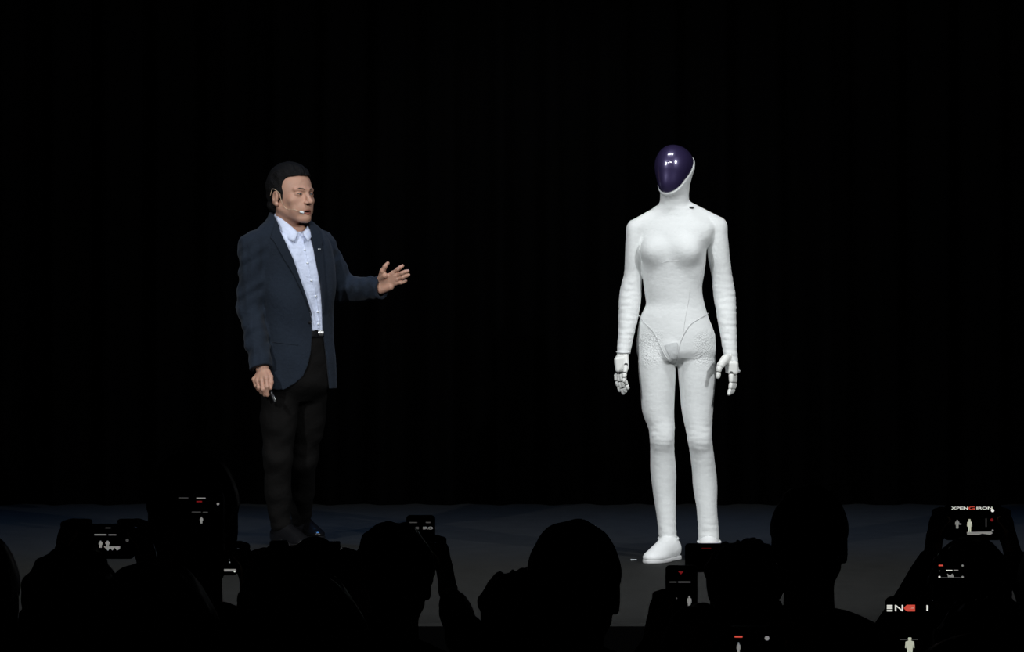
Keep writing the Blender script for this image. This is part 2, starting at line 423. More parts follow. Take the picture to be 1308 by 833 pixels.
# neck and head
bf.add(loft([rrow(244, 845.5, 877, .062, .012), rrow(255, 843.8, 875, .056, .012), rrow(264, 842, 878, .058, .012), rrow(272, 838, 886, .062, .012)], YR), 0.02)
YH = math.radians(-25); HC = rp(861, 214, -.01)
def hl(u, v, w, c=HC, yaw=YH, pit=0.0):
    cs, sn = rot2(yaw); return np.array([c[0] + u*cs + v*sn, c[1] + u*sn - v*cs, c[2] + w])
def headf(F, grow=0.0):
    F.add(ell(hl(0, -.012, .012), (.0775+grow, .1+grow, .083+grow), YH))
    F.add(ell(hl(0, .028, -.012), (.066+grow, .078+grow, .100+grow), YH, 0.10), 0.03)
    F.add(ell(hl(0, .050, -.075), (.040+grow, .050+grow, .050+grow), YH), 0.035)
    F.add(cap(hl(0, -.02, -.06), hl(0, -.015, -.12), .055+grow, .052+grow), 0.03)
    return F
hf = Field((-0.2, -0.2, 1.42), (0.18, 0.18, 1.80), 0.0026); headf(hf)
# visor plane: front of this plane is visor
pn = np.array([0.0, 0.72, 0.69])      # (u,v,w) normal, tilted up and forward
def plane(off):
    cs, sn = rot2(YH)
    def fn(x, y, z):
        px, py, pz = x - HC[0], y - HC[1], z - HC[2]
        u = px*cs + py*sn; v = px*sn - py*cs
        # visor region = positive side of a gently bowed plane
        return -(v*pn[1] + pz*pn[2] - off + 0*u)
    return fn, (-9, -9, -9), (9, 9, 9)
VO = -0.016
vis = hf.copy()
vis._op((lambda x, y, z: plane(VO)[0](x, y, z) , (-9,)*3, (9,)*3), 0.004, 'int')
# blend hood into the body field by sampling
hb = Field(bf.lo, bf.lo + bf.h * (bf.n - 1), bf.h); hb.n = bf.n; hb.D = np.full(bf.n, 0.5, np.float32)
headf(hb, .0035); hb._op((lambda x, y, z: -plane(VO - .001)[0](x, y, z), (-9,)*3, (9,)*3), 0.004, 'int')
k = 0.022; A = bf.D; r = np.minimum(A, hb.D); bf.D = r - np.maximum(k - np.abs(A - hb.D), 0)**2 / (4*k)
cutf = Field(bf.lo, bf.lo + bf.h * (bf.n - 1), bf.h); cutf.n = bf.n; cutf.D = np.full(bf.n, 0.5, np.float32); headf(cutf, -.002)
cutf._op((lambda x, y, z: plane(VO)[0](x, y, z), (-9,)*3, (9,)*3), 0.0, 'int')
bf.D = np.maximum(bf.D, -cutf.D)
del hb, cutf
# cloth behaviour: gathered wrinkles on forearms, knees and ankles, faint elsewhere
def band(z, lo, hi, s=.02): return 1/(1+np.exp(-(z-lo)/s)) * 1/(1+np.exp((z-hi)/s))
w1 = wrinkle(3, 34, .0011, (1, 1, 1)); w2 = wrinkle(5, 62, .0008, (1.1, 1.1, 2.0), 8)
def cloth(x, y, z):
    a = 0.7 * w1(x, y, z) * band(z, -1, 1.35)
    arm = 1/(1+np.exp((0.16 - np.abs(x))/.01))
    k = band(z, .44, .60) * .75 + band(z, .05, .17) * 1.2 + arm * band(z, .82, 1.22) * 1.25
    return a + w2(x, y, z) * k
bf.near(cloth)
suit = make_mesh('bodysuit', *bf.mesh(), M['suit'], robot)
tag(suit, 'white knitted bodysuit with hood')
vo = make_mesh('visor', *vis.mesh(), None or mat('visor_gloss', (0.042, 0.030, 0.098), 0.40, 0.4, metal=0.5, coat=1.0, crough=0.15, cior=2.1), robot)
tag(vo, 'glossy dark purple face visor')
def drape(poly, off=.0015, r=.0022, n=40):
    pts = []
    for x, z in spline([rp(*p, -.1)[[0, 2]].tolist() + [0] for p in poly], n)[:, :2]:
        pts.append((x, bf.front(x, z, off), z))
    P = np.array(pts); P[:, 1] = np.convolve(np.r_[P[0, 1], P[:, 1], P[-1, 1]], [.25, .5, .25], 'valid')
    return tube_mesh(P, r, 7)
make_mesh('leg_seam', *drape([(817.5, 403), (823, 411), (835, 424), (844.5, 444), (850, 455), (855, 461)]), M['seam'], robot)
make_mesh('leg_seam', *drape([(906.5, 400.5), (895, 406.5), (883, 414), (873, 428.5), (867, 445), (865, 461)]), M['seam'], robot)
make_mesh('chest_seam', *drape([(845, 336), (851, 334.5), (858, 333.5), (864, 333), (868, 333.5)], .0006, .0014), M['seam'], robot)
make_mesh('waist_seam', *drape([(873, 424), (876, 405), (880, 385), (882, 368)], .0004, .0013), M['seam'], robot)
def patch(name, rows, mt, off=.002, nu=14, nv=18):
    """rows (py, left px, right px)"""
    R = dens([(p, l, r) for p, l, r in rows], nv); V = []
    for p, l, r in R:
        for u in np.linspace(l, r, nu):
            q = rp(u, p, -.1); V.append((q[0], bf.front(q[0], q[2], off), q[2]))
    n = len(V); V = np.array(V); Y = V[:, 1].reshape(nv, nu); 
    for _ in range(2): Y[1:-1, 1:-1] = (Y[1:-1, 1:-1]*2 + Y[:-2, 1:-1] + Y[2:, 1:-1] + Y[1:-1, :-2] + Y[1:-1, 2:]) / 6
    V[:, 1] = Y.ravel(); B = V.copy(); B[:, 1] += .004; Fc = []
    for i in range(nv-1):
        for j in range(nu-1):
            a = i*nu+j; Fc.append([a, a+nu, a+nu+1, a+1]); Fc.append([n+a, n+a+1, n+a+nu+1, n+a+nu])
    ring = [j for j in range(nu)] + [i*nu+nu-1 for i in range(1, nv)] + [(nv-1)*nu+j for j in range(nu-2, -1, -1)] + [i*nu for i in range(nv-2, 0, -1)]
    for i in range(len(ring)):
        a, b = ring[i], ring[(i+1) % len(ring)]; Fc.append([a, b, n+b, n+a])
    return make_mesh(name, np.concatenate([V, B]), Fc, mt, robot)
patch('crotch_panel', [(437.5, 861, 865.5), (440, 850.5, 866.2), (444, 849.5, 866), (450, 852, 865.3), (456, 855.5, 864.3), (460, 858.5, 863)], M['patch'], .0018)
# cable socket on the shoulder slope
q = rp(882.5, 265.5, 0); yq = bf.front(q[0], q[2]) ; 
make_mesh('neck_socket', *box_mesh((q[0], yq, q[2]), (.010, .006, .0045), .002), M['joint'], robot)
# hands: shells over dark joints
def capm(a, b, ra, rb, seg=12):
    a = np.array(a, float); b = np.array(b, float); d = (b-a)/np.linalg.norm(b-a); P = []; R = []
    for t in np.linspace(-90, 0, 5)[1:]: P.append(a + d*ra*math.sin(math.radians(t))); R.append(ra*math.cos(math.radians(t)))
    for t in np.linspace(0, 90, 5)[:-1]: P.append(b + d*rb*math.sin(math.radians(t))); R.append(rb*math.cos(math.radians(t)))
    return tube_mesh(P, R, seg)
def finger(parent, pts, r0, r1, name='finger'):
    parts = []; mi = []
    pts = [np.array(p, float) for p in pts]; n = len(pts) - 1
    for i in range(n):
        a, b = pts[i], pts[i+1]; ra = r0 + (r1-r0)*i/n; rb = r0 + (r1-r0)*(i+1)/n; d = b - a
        dn = d/np.linalg.norm(d); v, f = capm(a + dn*ra*.80, b - dn*rb*.80, ra, rb); parts.append((v, f)); mi += [0]*len(f)
        v, f = capm(a - d*.08, a + d*.08, ra*.72, ra*.72, 10); parts.append((v, f)); mi += [1]*len(f)
    V, Fc = merge(parts)
    return make_mesh(name, V, Fc, [M['shell'], M['joint']], parent, midx=mi)
# viewer-left hand, back turned to the side
hfld = Field(rp(776, 496, -.16), rp(812, 444, .06), .0022)
hfld.add(cap(rp(796, 452, -.05), rp(793, 462, -.06), .024, .026))
hfld.add(rbox(rp(792.5, 465.5, -.066), (.024, .026, .033), .012, 0, 0, -.10), .008)
hfld.add(cap(rp(799, 456, -.075), rp(800, 470, -.09), .013, .012), .008)
lh = make_mesh('hand', *hfld.mesh(), M['shell'], robot); tag(lh, 'white mechanical hand with dark finger joints')
fz = [((787, 477.5), (787.6, 487), (790, 494), (792.3, 500.5), -.045), ((790.2, 478), (791.5, 488), (794, 496), (796.7, 504), -.062), ((793.2, 478), (795, 487.5), (797.6, 495), (799.5, 501.5), -.080), ((796, 477), (798.2, 485.5), (800.5, 491.5), (802.5, 497.5), -.096)]
for a, b, c, d, y in fz: finger(lh, [rp(*a, y), rp(*b, y-.012), rp(*c, y-.016), rp(*d, y-.014)], .0098, .0072)
finger(lh, [rp(799.5, 467, -.10), rp(798, 476.5, -.118), rp(797, 483, -.125), rp(796.8, 488.5, -.128)], .0115, .0075, 'thumb')
# viewer-right hand, thumb side towards the thigh
hfld = Field(rp(908, 496, -.20), rp(952, 444, .05), .0022)
hfld.add(rbox(rp(936, 470, -.07), (.022, .034, .030), .014))
hfld.add(cap(rp(927, 458, -.095), rp(920.5, 466.5, -.115), .017, .0165), .012)
hfld.add(cap(rp(931, 456, -.07), rp(926, 460, -.09), .017, .0165), .012)
rh = make_mesh('hand', *hfld.mesh(), M['shell'], robot); tag(rh, 'white mechanical hand with dark finger joints')
finger(rh, [rp(919.5, 467, -.118), rp(917.8, 475.5, -.125), rp(916.8, 483.5, -.128)], .0125, .0095, 'thumb')
for i, (dx, y) in enumerate(((0, -.105), (1.6, -.082), (3.2, -.059), (4.6, -.038))):
    finger(rh, [rp(934+dx, 477.5, y), rp(934.2+dx, 489, y-.006), rp(932.6+dx, 497, y-.012), rp(930.6+dx, 504.8-.8*i, y-.02)], .0112, .0072)
# cuffs
for c0, c1, r in ((rp(796.2, 450.2, -.049), rp(796.1, 451.6, -.05), .0335), (rp(936.2, 474.5, -.064), rp(936.2, 476.4, -.065), .0338)):
    ang = np.linspace(0, 2*math.pi, 25)[:-1]
    P = [c0 + np.array([.86*r*math.cos(a), r*math.sin(a), 0.002*math.cos(2*a)]) for a in ang]; P.append(P[0]); P.append(P[1])
    make_mesh('cuff', *tube_mesh(P, .0028, 6), M['seam'], robot)
# shoes
def shoe(parent, heel, toe, top_c, top_r, mt_up, mt_sole, hw=.044, h=.0042, collar=.085, name='shoe', h_toe=.05):
    heel = np.array(heel, float); toe = np.array(toe, float); d = toe - heel; L = np.linalg.norm(d[:2]); d /= L
    lo = np.minimum(heel, toe) - .08; lo[2] = -.01; hi = np.maximum(heel, toe) + .08; hi[2] = .17
    F = Field(lo, hi, .003); n = np.array([-d[1], d[0], 0]); yaw = math.atan2(d[1], d[0])
    P = lambda t, s, z: heel + d*t*L + n*s + np.array([0, 0, z])
    F.add(ell(P(.14, 0, .042), (.052, hw*.88, .045), yaw)); F.add(ell(P(.45, 0, .034), (.09, hw*.98, .046), yaw), .03)
    F.add(ell(P(.76, 0, .022), (.078, hw*1.08, h_toe*.72), yaw), .03)
    F.add(cap(P(.30, 0, .055), P(.24, 0, collar), top_r*1.02, top_r), .035)
    F.add(cap(P(.30, 0, .075), P(.84, 0, .026), top_r*.86, .024), .02)
    F.near(lambda x, y, z: np.maximum(0, .016 - z) * 1.0 + 0*x + 0*y)
    F._op((lambda x, y, z: .012 - z + 0*x + 0*y, (-9,)*3, (9,)*3), 0, 'int')
    up = make_mesh(name, *F.mesh(), mt_up, parent)
    G = Field(lo, hi, .003)
    G.add(ell(P(.17, 0, .006), (.058, hw*.95, .05), yaw)); G.add(ell(P(.45, 0, .006), (.10, hw*.98, .05), yaw), .03); G.add(ell(P(.74, 0, .006), (.084, hw*1.13, .05), yaw), .03)
    G._op((lambda x, y, z: np.maximum(.0 - z, z - .017) + 0*x + 0*y, (-9,)*3, (9,)*3), .003, 'int')
    make_mesh('sole', *G.mesh(), mt_sole, up)
    return up, P
g = lambda px, dy: np.array([*rp(px, 700, dy)[:2], 0.0])
up, P = shoe(robot, g(862, .055), g(830, -.185), None, .038, M['shoe_w'], M['sole_w'], .046, collar=.062, h_toe=.046)
tag(up, 'white slip-on shoe')
shoe(robot, g(906, .055), g(904, -.18), None, .038, M['shoe_w'], M['sole_w'], .046, collar=.06, h_toe=.046)
for c, r in ((rp(853.6, 688, .005), .0405), (rp(905.7, 692, .005), .0465)):
    P2 = [c + np.array([r*math.cos(a), r*1.05*math.sin(a), .003*math.sin(3*a)]) for a in np.linspace(0, 2*math.pi, 33)]; P2.append(P2[1])
    make_mesh('ankle_hem', *tube_mesh(P2, .0055, 7), M['suit'], robot)
del bf

# ------------------------------------------------------------------ the speaker in a navy jacket
M['skin'] = mat('skin', (0.47, 0.265, 0.19), 0.5, 0.35, bump=('noise', 220, 0.0006), var=0.08, sss=0.08)
M['hair'] = mat('black_hair', (0.006, 0.0055, 0.0055), 0.6, 0.15, bump=('noise', 90, 0.006, (3.0, 0.5, 3.0)))
M['brow'] = mat('brow_hair', (0.045, 0.028, 0.022), 0.7, 0.15)
M['lip'] = mat('lip', (0.27, 0.10, 0.075), 0.45, 0.35)
M['dark'] = mat('dark_cavity', (0.02, 0.008, 0.007), 0.7, 0.2)
M['eye_w'] = mat('eye_white', (0.34, 0.30, 0.28), 0.3, 0.5)
M['iris'] = mat('dark_iris', (0.012, 0.008, 0.006), 0.15, 0.6)
M['navy'] = mat('navy_wool', (0.0105, 0.0160, 0.0260), 0.85, 0.15, bump=('noise', 70, 0.0025), var=0.16, sheen=0.06)
M['lapel'] = mat('navy_lapel', (0.0090, 0.0137, 0.0222), 0.85, 0.15, bump=('noise', 160, 0.001), sheen=0.05)
M['shirt'] = mat('pale_blue_cotton', (0.66, 0.72, 0.90), 0.75, 0.15, bump=('noise', 28, 0.006, (1, 1, 1.6)), var=0.05)
M['button'] = mat('pearl_button', (0.75, 0.78, 0.8), 0.25, 0.5)
M['trouser'] = mat('black_trouser_wool', (0.0042, 0.0038, 0.0036), 0.9, 0.12, bump=('noise', 45, 0.003))
M['leather'] = mat('black_leather', (0.006, 0.006, 0.007), 0.22, 0.6, bump=('noise', 60, 0.001))
M['plastic'] = mat('black_plastic', (0.010, 0.010, 0.011), 0.4, 0.4)
M['silver'] = mat('silver_metal', (0.6, 0.6, 0.6), 0.3, 0.5, metal=1.0)
M['micskin'] = mat('beige_plastic', (0.55, 0.40, 0.28), 0.5, 0.3)
MB_ = np.array([-1.0, 12.7, 0.0])
def mp(px, py, dy=0.0): return at(px, py, 12.7 + dy) - MB_
man = empty('person', MB_)
tag(man, 'man in navy jacket, pale blue shirt and headset microphone gesturing with an open hand', 'person')
YM = math.radians(27); cM_, sM_ = rot2(YM)
def mrow(py, cx, a, b, dy=0.0):
    c = mp(cx, py, dy); return (c[2], c[0], c[1], a, b)
JR = [mrow(272, 366, .070, .066, .015), mrow(281, 369, .090, .078, .01), mrow(291, 372, .130, .092, .005), mrow(305, 374, .168, .108), mrow(330, 376, .182, .122), mrow(360, 378, .180, .125), mrow(400, 380.5, .164, .118),
      mrow(425, 381.5, .160, .116), mrow(460, 382.5, .164, .122), mrow(496, 383, .168, .127)]
SHR, ELR, WRR = mp(325, 318, -.085), mp(320.5, 396, -.06), mp(334, 470, -.17)
SHL, ELL, WRL = mp(411, 314, .10), mp(437, 369, .185), mp(486, 368, .05)
def tors(F, grow=0.0, k=.03):
    F.add(loft([(r[0], r[1], r[2], r[3]+grow, r[4]+grow) for r in JR], YM, 2.3))
    F.add(cap(mp(366, 281, .015), SHR + [0.01, 0, .010], .050+grow, .060+grow), k)
    F.add(cap(mp(376, 284, .03), SHL + [-.005, 0, .008], .050+grow, .058+grow), k)
    return F
jf = Field((-.30, -.34, .68), (.48, .36, 1.53), .0036)
tors(jf)
arm = Field(jf.lo, jf.lo + jf.h*(jf.n-1), jf.h); arm.n = jf.n; arm.D = np.full(jf.n, .5, np.float32)
arm.add(cap(SHR, ELR, .071, .060)); arm.add(cap(ELR, WRR + [0, 0, .0], .060, .051), .02)
arm.add(cap(SHL, ELL, .068, .060)); arm.add(cap(ELL, WRL + [.004, 0, -.006], .060, .050), .02)
# sleeve creases
wa = wrinkle(11, 50, .0036, (1.2, 1.2, 1.2), 7); arm.near(wa)
# wrists: trim the sleeve ends
def half(p, n, side=1):
    p = np.array(p, float); n = np.array(n, float); n /= np.linalg.norm(n)
    return lambda x, y, z: ((x-p[0])*n[0] + (y-p[1])*n[1] + (z-p[2])*n[2]) * side
def sleeve_end(F, w, e, t=.0, rin=.036):
    d = w - e; d = d/np.linalg.norm(d); hlf = half(w + d*t, d)
    sl, g = F._sl(w - .095, w + .095, 0); m = hlf(*g)
    F.D[sl] = np.maximum(F.D[sl], m)
    F.cut(cap(w - d*.025, w + d*.06, rin))
sleeve_end(arm, WRR, ELR, .004, .037); sleeve_end(arm, WRL, ELL, .006, .040)
kk = .018; A = jf.D; r = np.minimum(A, arm.D); jf.D = r - np.maximum(kk - np.abs(A-arm.D), 0)**2/(4*kk)
wj = wrinkle(21, 19, .0030, (1.2, 1.2, .9), 6); jf.near(wj)
jfull = jf.copy()
# front opening: left and right edges given as (row, px) seen at the front surface
JD = dens(JR, 200); cM, sM = rot2(YM)
def u_at(py, px):
    z = mp(0, py)[2]; r = [np.interp(z, JD[:, 0], JD[:, i]) for i in range(1, 5)]
    us = np.linspace(-r[2]*.99, r[2]*.99, 400); v = r[3]*(1-np.abs(us/r[2])**2.3)**(1/2.3)
    x = r[0] + us*cM + v*sM; y = r[1] + us*sM - v*cM
    pp = 654 + (x + MB_[0])*FPX/(y + MB_[1]); k = np.argmax(pp)
    return us[np.argmin(np.abs(pp[:k+1] - px))]
EL = [(262, 349), (280, 351), (300, 359), (330, 373.6), (360, 384), (390, 394), (408, 398.5), (425, 399.5), (447, 397.5), (465, 393), (480, 387), (488, 378), (498, 360)]
ER = [(262, 393), (285, 394), (305, 398), (340, 405.5), (365, 410.5), (395, 412.5), (421, 413.5), (450, 416.5), (475, 419.5), (498, 422)]
eL = np.array(sorted((mp(0, p)[2], u_at(p, x)) for p, x in EL)); eR = np.array(sorted((mp(0, p)[2], u_at(p, x)) for p, x in ER))
def opening(x, y, z):
    cx = np.interp(z, JD[:, 0], JD[:, 1]); cy = np.interp(z, JD[:, 0], JD[:, 2])
    u = (x-cx)*cM + (y-cy)*sM; v = (x-cx)*sM - (y-cy)*cM
    l = np.interp(z, eL[:, 0], eL[:, 1]); rr = np.interp(z, eR[:, 0], eR[:, 1])
    return np.maximum(np.maximum(l - u, u - rr), .01 - v)
jf.cut((opening, jf.lo, jf.lo + jf.h*jf.n))
NA, NB = mp(372, 304, .0), mp(362.5, 262, .0)
jf.cut(cap(NA, NB, .070, .066), .004)
# hollow underneath so the hem is a cloth edge
jf.cut(loft([(r[0], r[1], r[2], r[3]-.014, r[4]-.014) for r in [mrow(430, 381.5, .160, .116), mrow(460, 382.5, .164, .122), mrow(500, 383, .168, .127)]], YM, 2.3), .004)
jacket = make_mesh('jacket', *jf.mesh(), M['navy'], man); tag(jacket, 'open navy blue suit jacket')
# lapels: thin shells lying on the jacket beside the opening
def lap(poly, name, off=.004, th=.0032, box=None):
    pz = [mp(0, p)[2] for p, _, _ in poly]; a = np.array(sorted((mp(0, p)[2], u_at(p, l), u_at(p, rr)) for p, l, rr in poly))
    F = Field(np.array([-.20, -.26, a[0, 0]-.01]), np.array([.20, .12, a[-1, 0]+.01]), .0026)
    P = np.stack(np.broadcast_arrays(*F.grid()), -1).reshape(-1, 3); d = jfull.val(P).reshape(F.n) - off
    x, y, z = F.grid(); cx = np.interp(z, JD[:, 0], JD[:, 1]); cy = np.interp(z, JD[:, 0], JD[:, 2])
    u = (x-cx)*cM + (y-cy)*sM; v = (x-cx)*sM - (y-cy)*cM
    l = np.interp(z, a[:, 0], a[:, 1]); rr = np.interp(z, a[:, 0], a[:, 2])
    m = np.maximum(np.maximum(l-u, u-rr), np.maximum(.0-v, np.maximum(a[0, 0]-z, z-a[-1, 0])))
    F.D = np.maximum(np.abs(d) - th, m).astype(np.float32)
    F.cut(cap(NA, NB, .070, .066))
    return make_mesh(name, *F.mesh(), M['lapel'], jacket)
lap([(283, 349, 352.5), (296, 346, 357.5), (305, 344, 361.5), (306.5, 346.5, 362.5), (318, 354, 368), (332, 362, 374.5), (350, 374, 381), (375, 386, 389.5), (400, 396, 397.5), (407, 398, 398.6)], 'lapel')
lap([(288, 394.5, 404), (300, 397, 409), (311, 399.5, 412.5), (313, 400, 411), (330, 403.7, 413), (350, 408, 414), (375, 411.5, 414.8), (400, 413, 414)], 'lapel')
def on_jacket(px, py, off=0): q = mp(px, py, -.1); return np.array([q[0], jfull.front(q[0], q[2], off), q[2]])
make_mesh('lapel_pin', *box_mesh(on_jacket(406.5, 318, .010), (.010, .002, .0022), .001), M['silver'], jacket)
c = on_jacket(396, 412, .002); make_mesh('button', *capm(c, c + [0, -.003, 0], .008, .007), M['plastic'], jacket)
make_mesh('pocket_flap', *tube_mesh([on_jacket(px, 437+.12*(px-350), .001) for px in np.linspace(349, 381, 14)], .0022, 6), M['lapel'], jacket)
# shirt
sf = Field((-.22, -.24, .93), (.24, .20, 1.52), .0036)
tors(sf, -.013); sf.cut(cap(NA + [0, 0, .02], NB, .0585, .058), .003)
sf._op((lambda x, y, z: z - (mp(0, 273)[2] - .62*(((x - .0)*sM_ - y*cM_) + .07)), (-9,)*3, (9,)*3), .003, 'int')
sf.cut(cap(mp(386, 290, -.06), mp(386, 302, -.10), .024, .012), .004); sf.cut(ell(mp(368, 262, .0), (.11, .11, .055)), .004)
sf._op((lambda x, y, z: mp(0, 423)[2] - z + 0*x + 0*y, (-9,)*3, (9,)*3), .003, 'int')
sf.near(wrinkle(31, 42, .0019, (1.5, 1.5, .7), 6))
shirt = make_mesh('shirt', *sf.mesh(), M['shirt'], man); tag(shirt, 'pale blue button-up shirt')
def on_shirt(px, py, off=0): q = mp(px, py, -.1); return np.array([q[0], sf.front(q[0], q[2], off), q[2]])
PL = [(386.5, 306), (389, 320), (392, 335), (396, 350), (400, 367), (403.5, 385), (405.5, 403), (406, 420)]
make_mesh('placket', *tube_mesh([on_shirt(px, py, -.0015) for px, py in spline([(*p, 0) for p in PL], 40)[:, :2]], .0042, 6), M['shirt'], shirt)
for px, py in ((389, 319.5), (392.6, 336), (397.6, 358.5), (402.6, 378.5), (405.3, 398.5), (406, 414)):
    c = on_shirt(px, py, .003); make_mesh('button', *capm(c, c + [0, -.0015, 0], .0055, .005, 10), M['button'], shirt)
# collar: two turned-down flaps round the neck
def flap(top, bot, parent, mt, n=14, th=.004, name='collar'):
    T = spline(top, n); B = spline(bot, n); V = []; m = 5
    for i in range(n):
        for j in range(m):
            t = j/(m-1); p = T[i]*(1-t) + B[i]*t; p = p + np.array([0, -.006*math.sin(math.pi*t), .003*math.sin(math.pi*t)]); V.append(p)
    k = len(V); V = np.array(V); V2 = V + np.array([.001, th, -th*.4]); Fc = []
    for i in range(n-1):
        for j in range(m-1):
            a = i*m+j; Fc.append([a, a+1, a+m+1, a+m]); Fc.append([k+a, k+a+m, k+a+m+1, k+a+1])
    ring = list(range(m)) + [i*m+m-1 for i in range(1, n)] + [(n-1)*m+j for j in range(m-2, -1, -1)] + [i*m for i in range(n-2, 0, -1)]
    for i in range(len(ring)): a, b = ring[i], ring[(i+1) % len(ring)]; Fc.append([a, k+a, k+b, b])
    return make_mesh(name, np.concatenate([V, V2]), Fc, mt, parent)
flap([mp(356, 270, .075), mp(351.5, 273, .01), mp(360, 279.5, -.055), mp(371, 288, -.085), mp(381, 297, -.098)],
     [mp(352, 279, .085), mp(347.5, 284, .01), mp(355, 297, -.075), mp(365, 304, -.105), mp(375.5, 309.5, -.118)], shirt, M['shirt'])
flap([mp(384, 275, .08), mp(391.5, 283, .03), mp(392.5, 288, -.02), mp(390, 293, -.06), mp(386, 298, -.09)],
     [mp(389, 281, .085), mp(397, 289, .035), mp(399, 296, -.03), mp(397.5, 302, -.07), mp(393.5, 308.5, -.11)], shirt, M['shirt'])
# trousers
tf = Field((-.26, -.22, .0), (.26, .66, 1.02), .0048)
TR = [mrow(421, 381.5, .142, .100), mrow(440, 382, .150, .108), mrow(470, 382, .160, .118, .0), mrow(500, 380, .150, .112, .005), mrow(512, 379, .09, .07, .01)]
tf.add(loft(TR, YM))
def leg(F, pts):
    for (a, ra), (b, rb) in zip(pts[:-1], pts[1:]): F.add(cap(a, b, ra, rb), .02)
HR, KR, AR = mp(359, 490, -.03), mp(354.5, 588, -.05), mp(358, 668, .0)
HL, KL, AL = mp(396, 488, .06), mp(387.5, 590, .13), mp(384.5, 660, .40)
leg(tf, [(HR, .088), (mp(356, 540, -.04), .080), (KR, .063), (mp(355, 628, -.02), .056), (AR, .049)])
leg(tf, [(HL, .086), (mp(392, 540, .09), .078), (KL, .060), (mp(386, 628, .27), .054), (AL, .047)])
tf.near(lambda x, y, z: wrinkle(41, 34, .0018, (1, 1, 1.2), 7)(x, y, z) * (1 + 1.3*band(z, -.1, .16) + 1.2*band(z, .34, .50)))
trousers = make_mesh('trousers', *tf.mesh(), M['trouser'], man); tag(trousers, 'black trousers')
bl = Field((-.22, -.2, .93), (.24, .2, 1.02), .0036)
bl.add(loft([mrow(421, 381.5, .149, .105), mrow(431, 381.8, .152, .108)], YM))
belt = make_mesh('belt', *bl.mesh(), M['leather'], man)
q = on_shirt(409, 418, .0); q = mp(408, 426, -.1); c = np.array([q[0], bl.front(q[0], q[2], .003), q[2]])
make_mesh('buckle', *box_mesh(c, (.017, .004, .013), .003), M['silver'], belt)
# shoes
gm = lambda px, dy: np.array([*mp(px, 690, dy)[:2], 0.0])
for hh, tt in (((352, .055), (391, -.11)), ((377, .50), (406, .32))):
    up, P = shoe(man, gm(*hh), gm(*tt), None, .040, M['leather'], M['plastic'], .047, collar=.06, h_toe=.040)
    for i in range(4):
        t = .44 + .075*i; make_mesh('shoelace', *tube_mesh([P(t, -.020, .077-.012*i), P(t+.02, 0, .085-.012*i), P(t, .020, .077-.012*i)], .0024, 6), M['trouser'], up)
# body: head, neck, hidden torso and both hands
YF = math.radians(46); FC = mp(372, 250, -.005); HS = 1.09
def fl(u, v, w): cs, sn = rot2(YF); return np.array([FC[0] + HS*(u*cs + v*sn), FC[1] + HS*(u*sn - v*cs), FC[2] + HS*w])
def to_head(V):
    V = np.asarray(V, float); cs, sn = rot2(YF)
    return np.stack([FC[0] + HS*(V[:, 0]*cs + V[:, 1]*sn), FC[1] + HS*(V[:, 0]*sn - V[:, 1]*cs), FC[2] + HS*V[:, 2]], 1)
def flipf(f): return f[:, ::-1]
def skull(F, g=0.0):
    F.add(ell((0, -.022, .036), (.0755+g, .096+g, .086+g)))
    F.add(ell((0, .022, .022), (.066+g, .072+g, .080+g)), .03)
    return F
def face(F):
    skull(F)
    F.add(ell((0, .032, -.045), (.057, .066, .062)), .03)
    for s in (-1, 1):
        F.add(cap((s*.053, -.005, -.052), (s*.020, .076, -.096), .016, .0145), .022)
        F.add(ell((s*.042, .062, -.022), (.024, .021, .020)), .018)                      # cheekbone
        F.add(ell((s*.032, .066, -.060), (.021, .020, .024)), .02)                       # cheek
        F.add(cap((s*.010, .094, .021), (s*.046, .078, .022), .0075, .006), .014)        # brow
    F.add(ell((0, .088, -.096), (.021, .016, .017)), .02)                               # chin
    F.add(ell((0, .087, -.056), (.030, .015, .026)), .018)                               # muzzle
    for s in (-1, 1): F.cut(ell((s*.032, .103, .003), (.019, .018, .0125)), .012)        # sockets
    F.add(cap((0, .093, .010), (0, .116, -.026), .0075, .0110), .010)                    # nose
    F.add(ell((0, .1195, -.029), (.0125, .0105, .0100)), .006)
    for s in (-1, 1): F.add(ell((s*.0135, .106, -.032), (.0075, .0100, .0072)), .005)
    for s in (-1, 1):
        F.add(ell((s*.032, .0790, .003), (.0175, .0125, .0110)), .006)                   # lids
        F.add(ell((s*.0765, -.012, -.010), (.010, .0195, .032), s*-.25, -.2), .004)      # ears
        F.cut(ell((s*.0865, -.008, -.006), (.0065, .010, .017), s*-.25, -.2), .003)
        F.add(ell((s*.0765, -.004, -.036), (.0075, .010, .010)), .004)
    F.cut(ell((0, .106, -.069), (.0190, .018, .0040)), .003)                             # open mouth
    return F
hd = Field((-.11, -.14, -.26), (.11, .15, .15), .0022); face(hd)
hd.add(cap((0, -.020, -.070), (-.012, -.026, -.24), .051, .057), .022)
HV, HF = hd.mesh()
# gesturing hand
def chain(F, pts, r0, r1, k=.004):
    n = len(pts)-1
    for i in range(n): F.add(cap(pts[i], pts[i+1], r0+(r1-r0)*i/n, r0+(r1-r0)*(i+1)/n), k)
gh = Field(mp(472, 392, -.16), mp(530, 328, .17), .0021)
wr = mp(483, 366.5, .055)
gh.add(cap(ELL*.4 + WRL*.6, wr, .031, .027))
bI, bM, bR, bL = mp(501.8, 349.2, .0), mp(506, 352.5, -.004), mp(507, 357.3, -.002), mp(505.5, 362, .006)
for q_, rr in ((bI, .0125), (bM, .0125), (bR, .012), (bL, .0115)): gh.add(cap(wr, q_, .018, rr), .010)
gh.add(cap(mp(487, 371, .04), mp(499, 367, .012), .017, .014), .012)
gh.add(cap(mp(485.5, 357, .035), mp(491.5, 352, .0), .016, .014), .010)
gh.cut(ell(mp(496.5, 358.5, -.032), (.022, .016, .018)), .012)
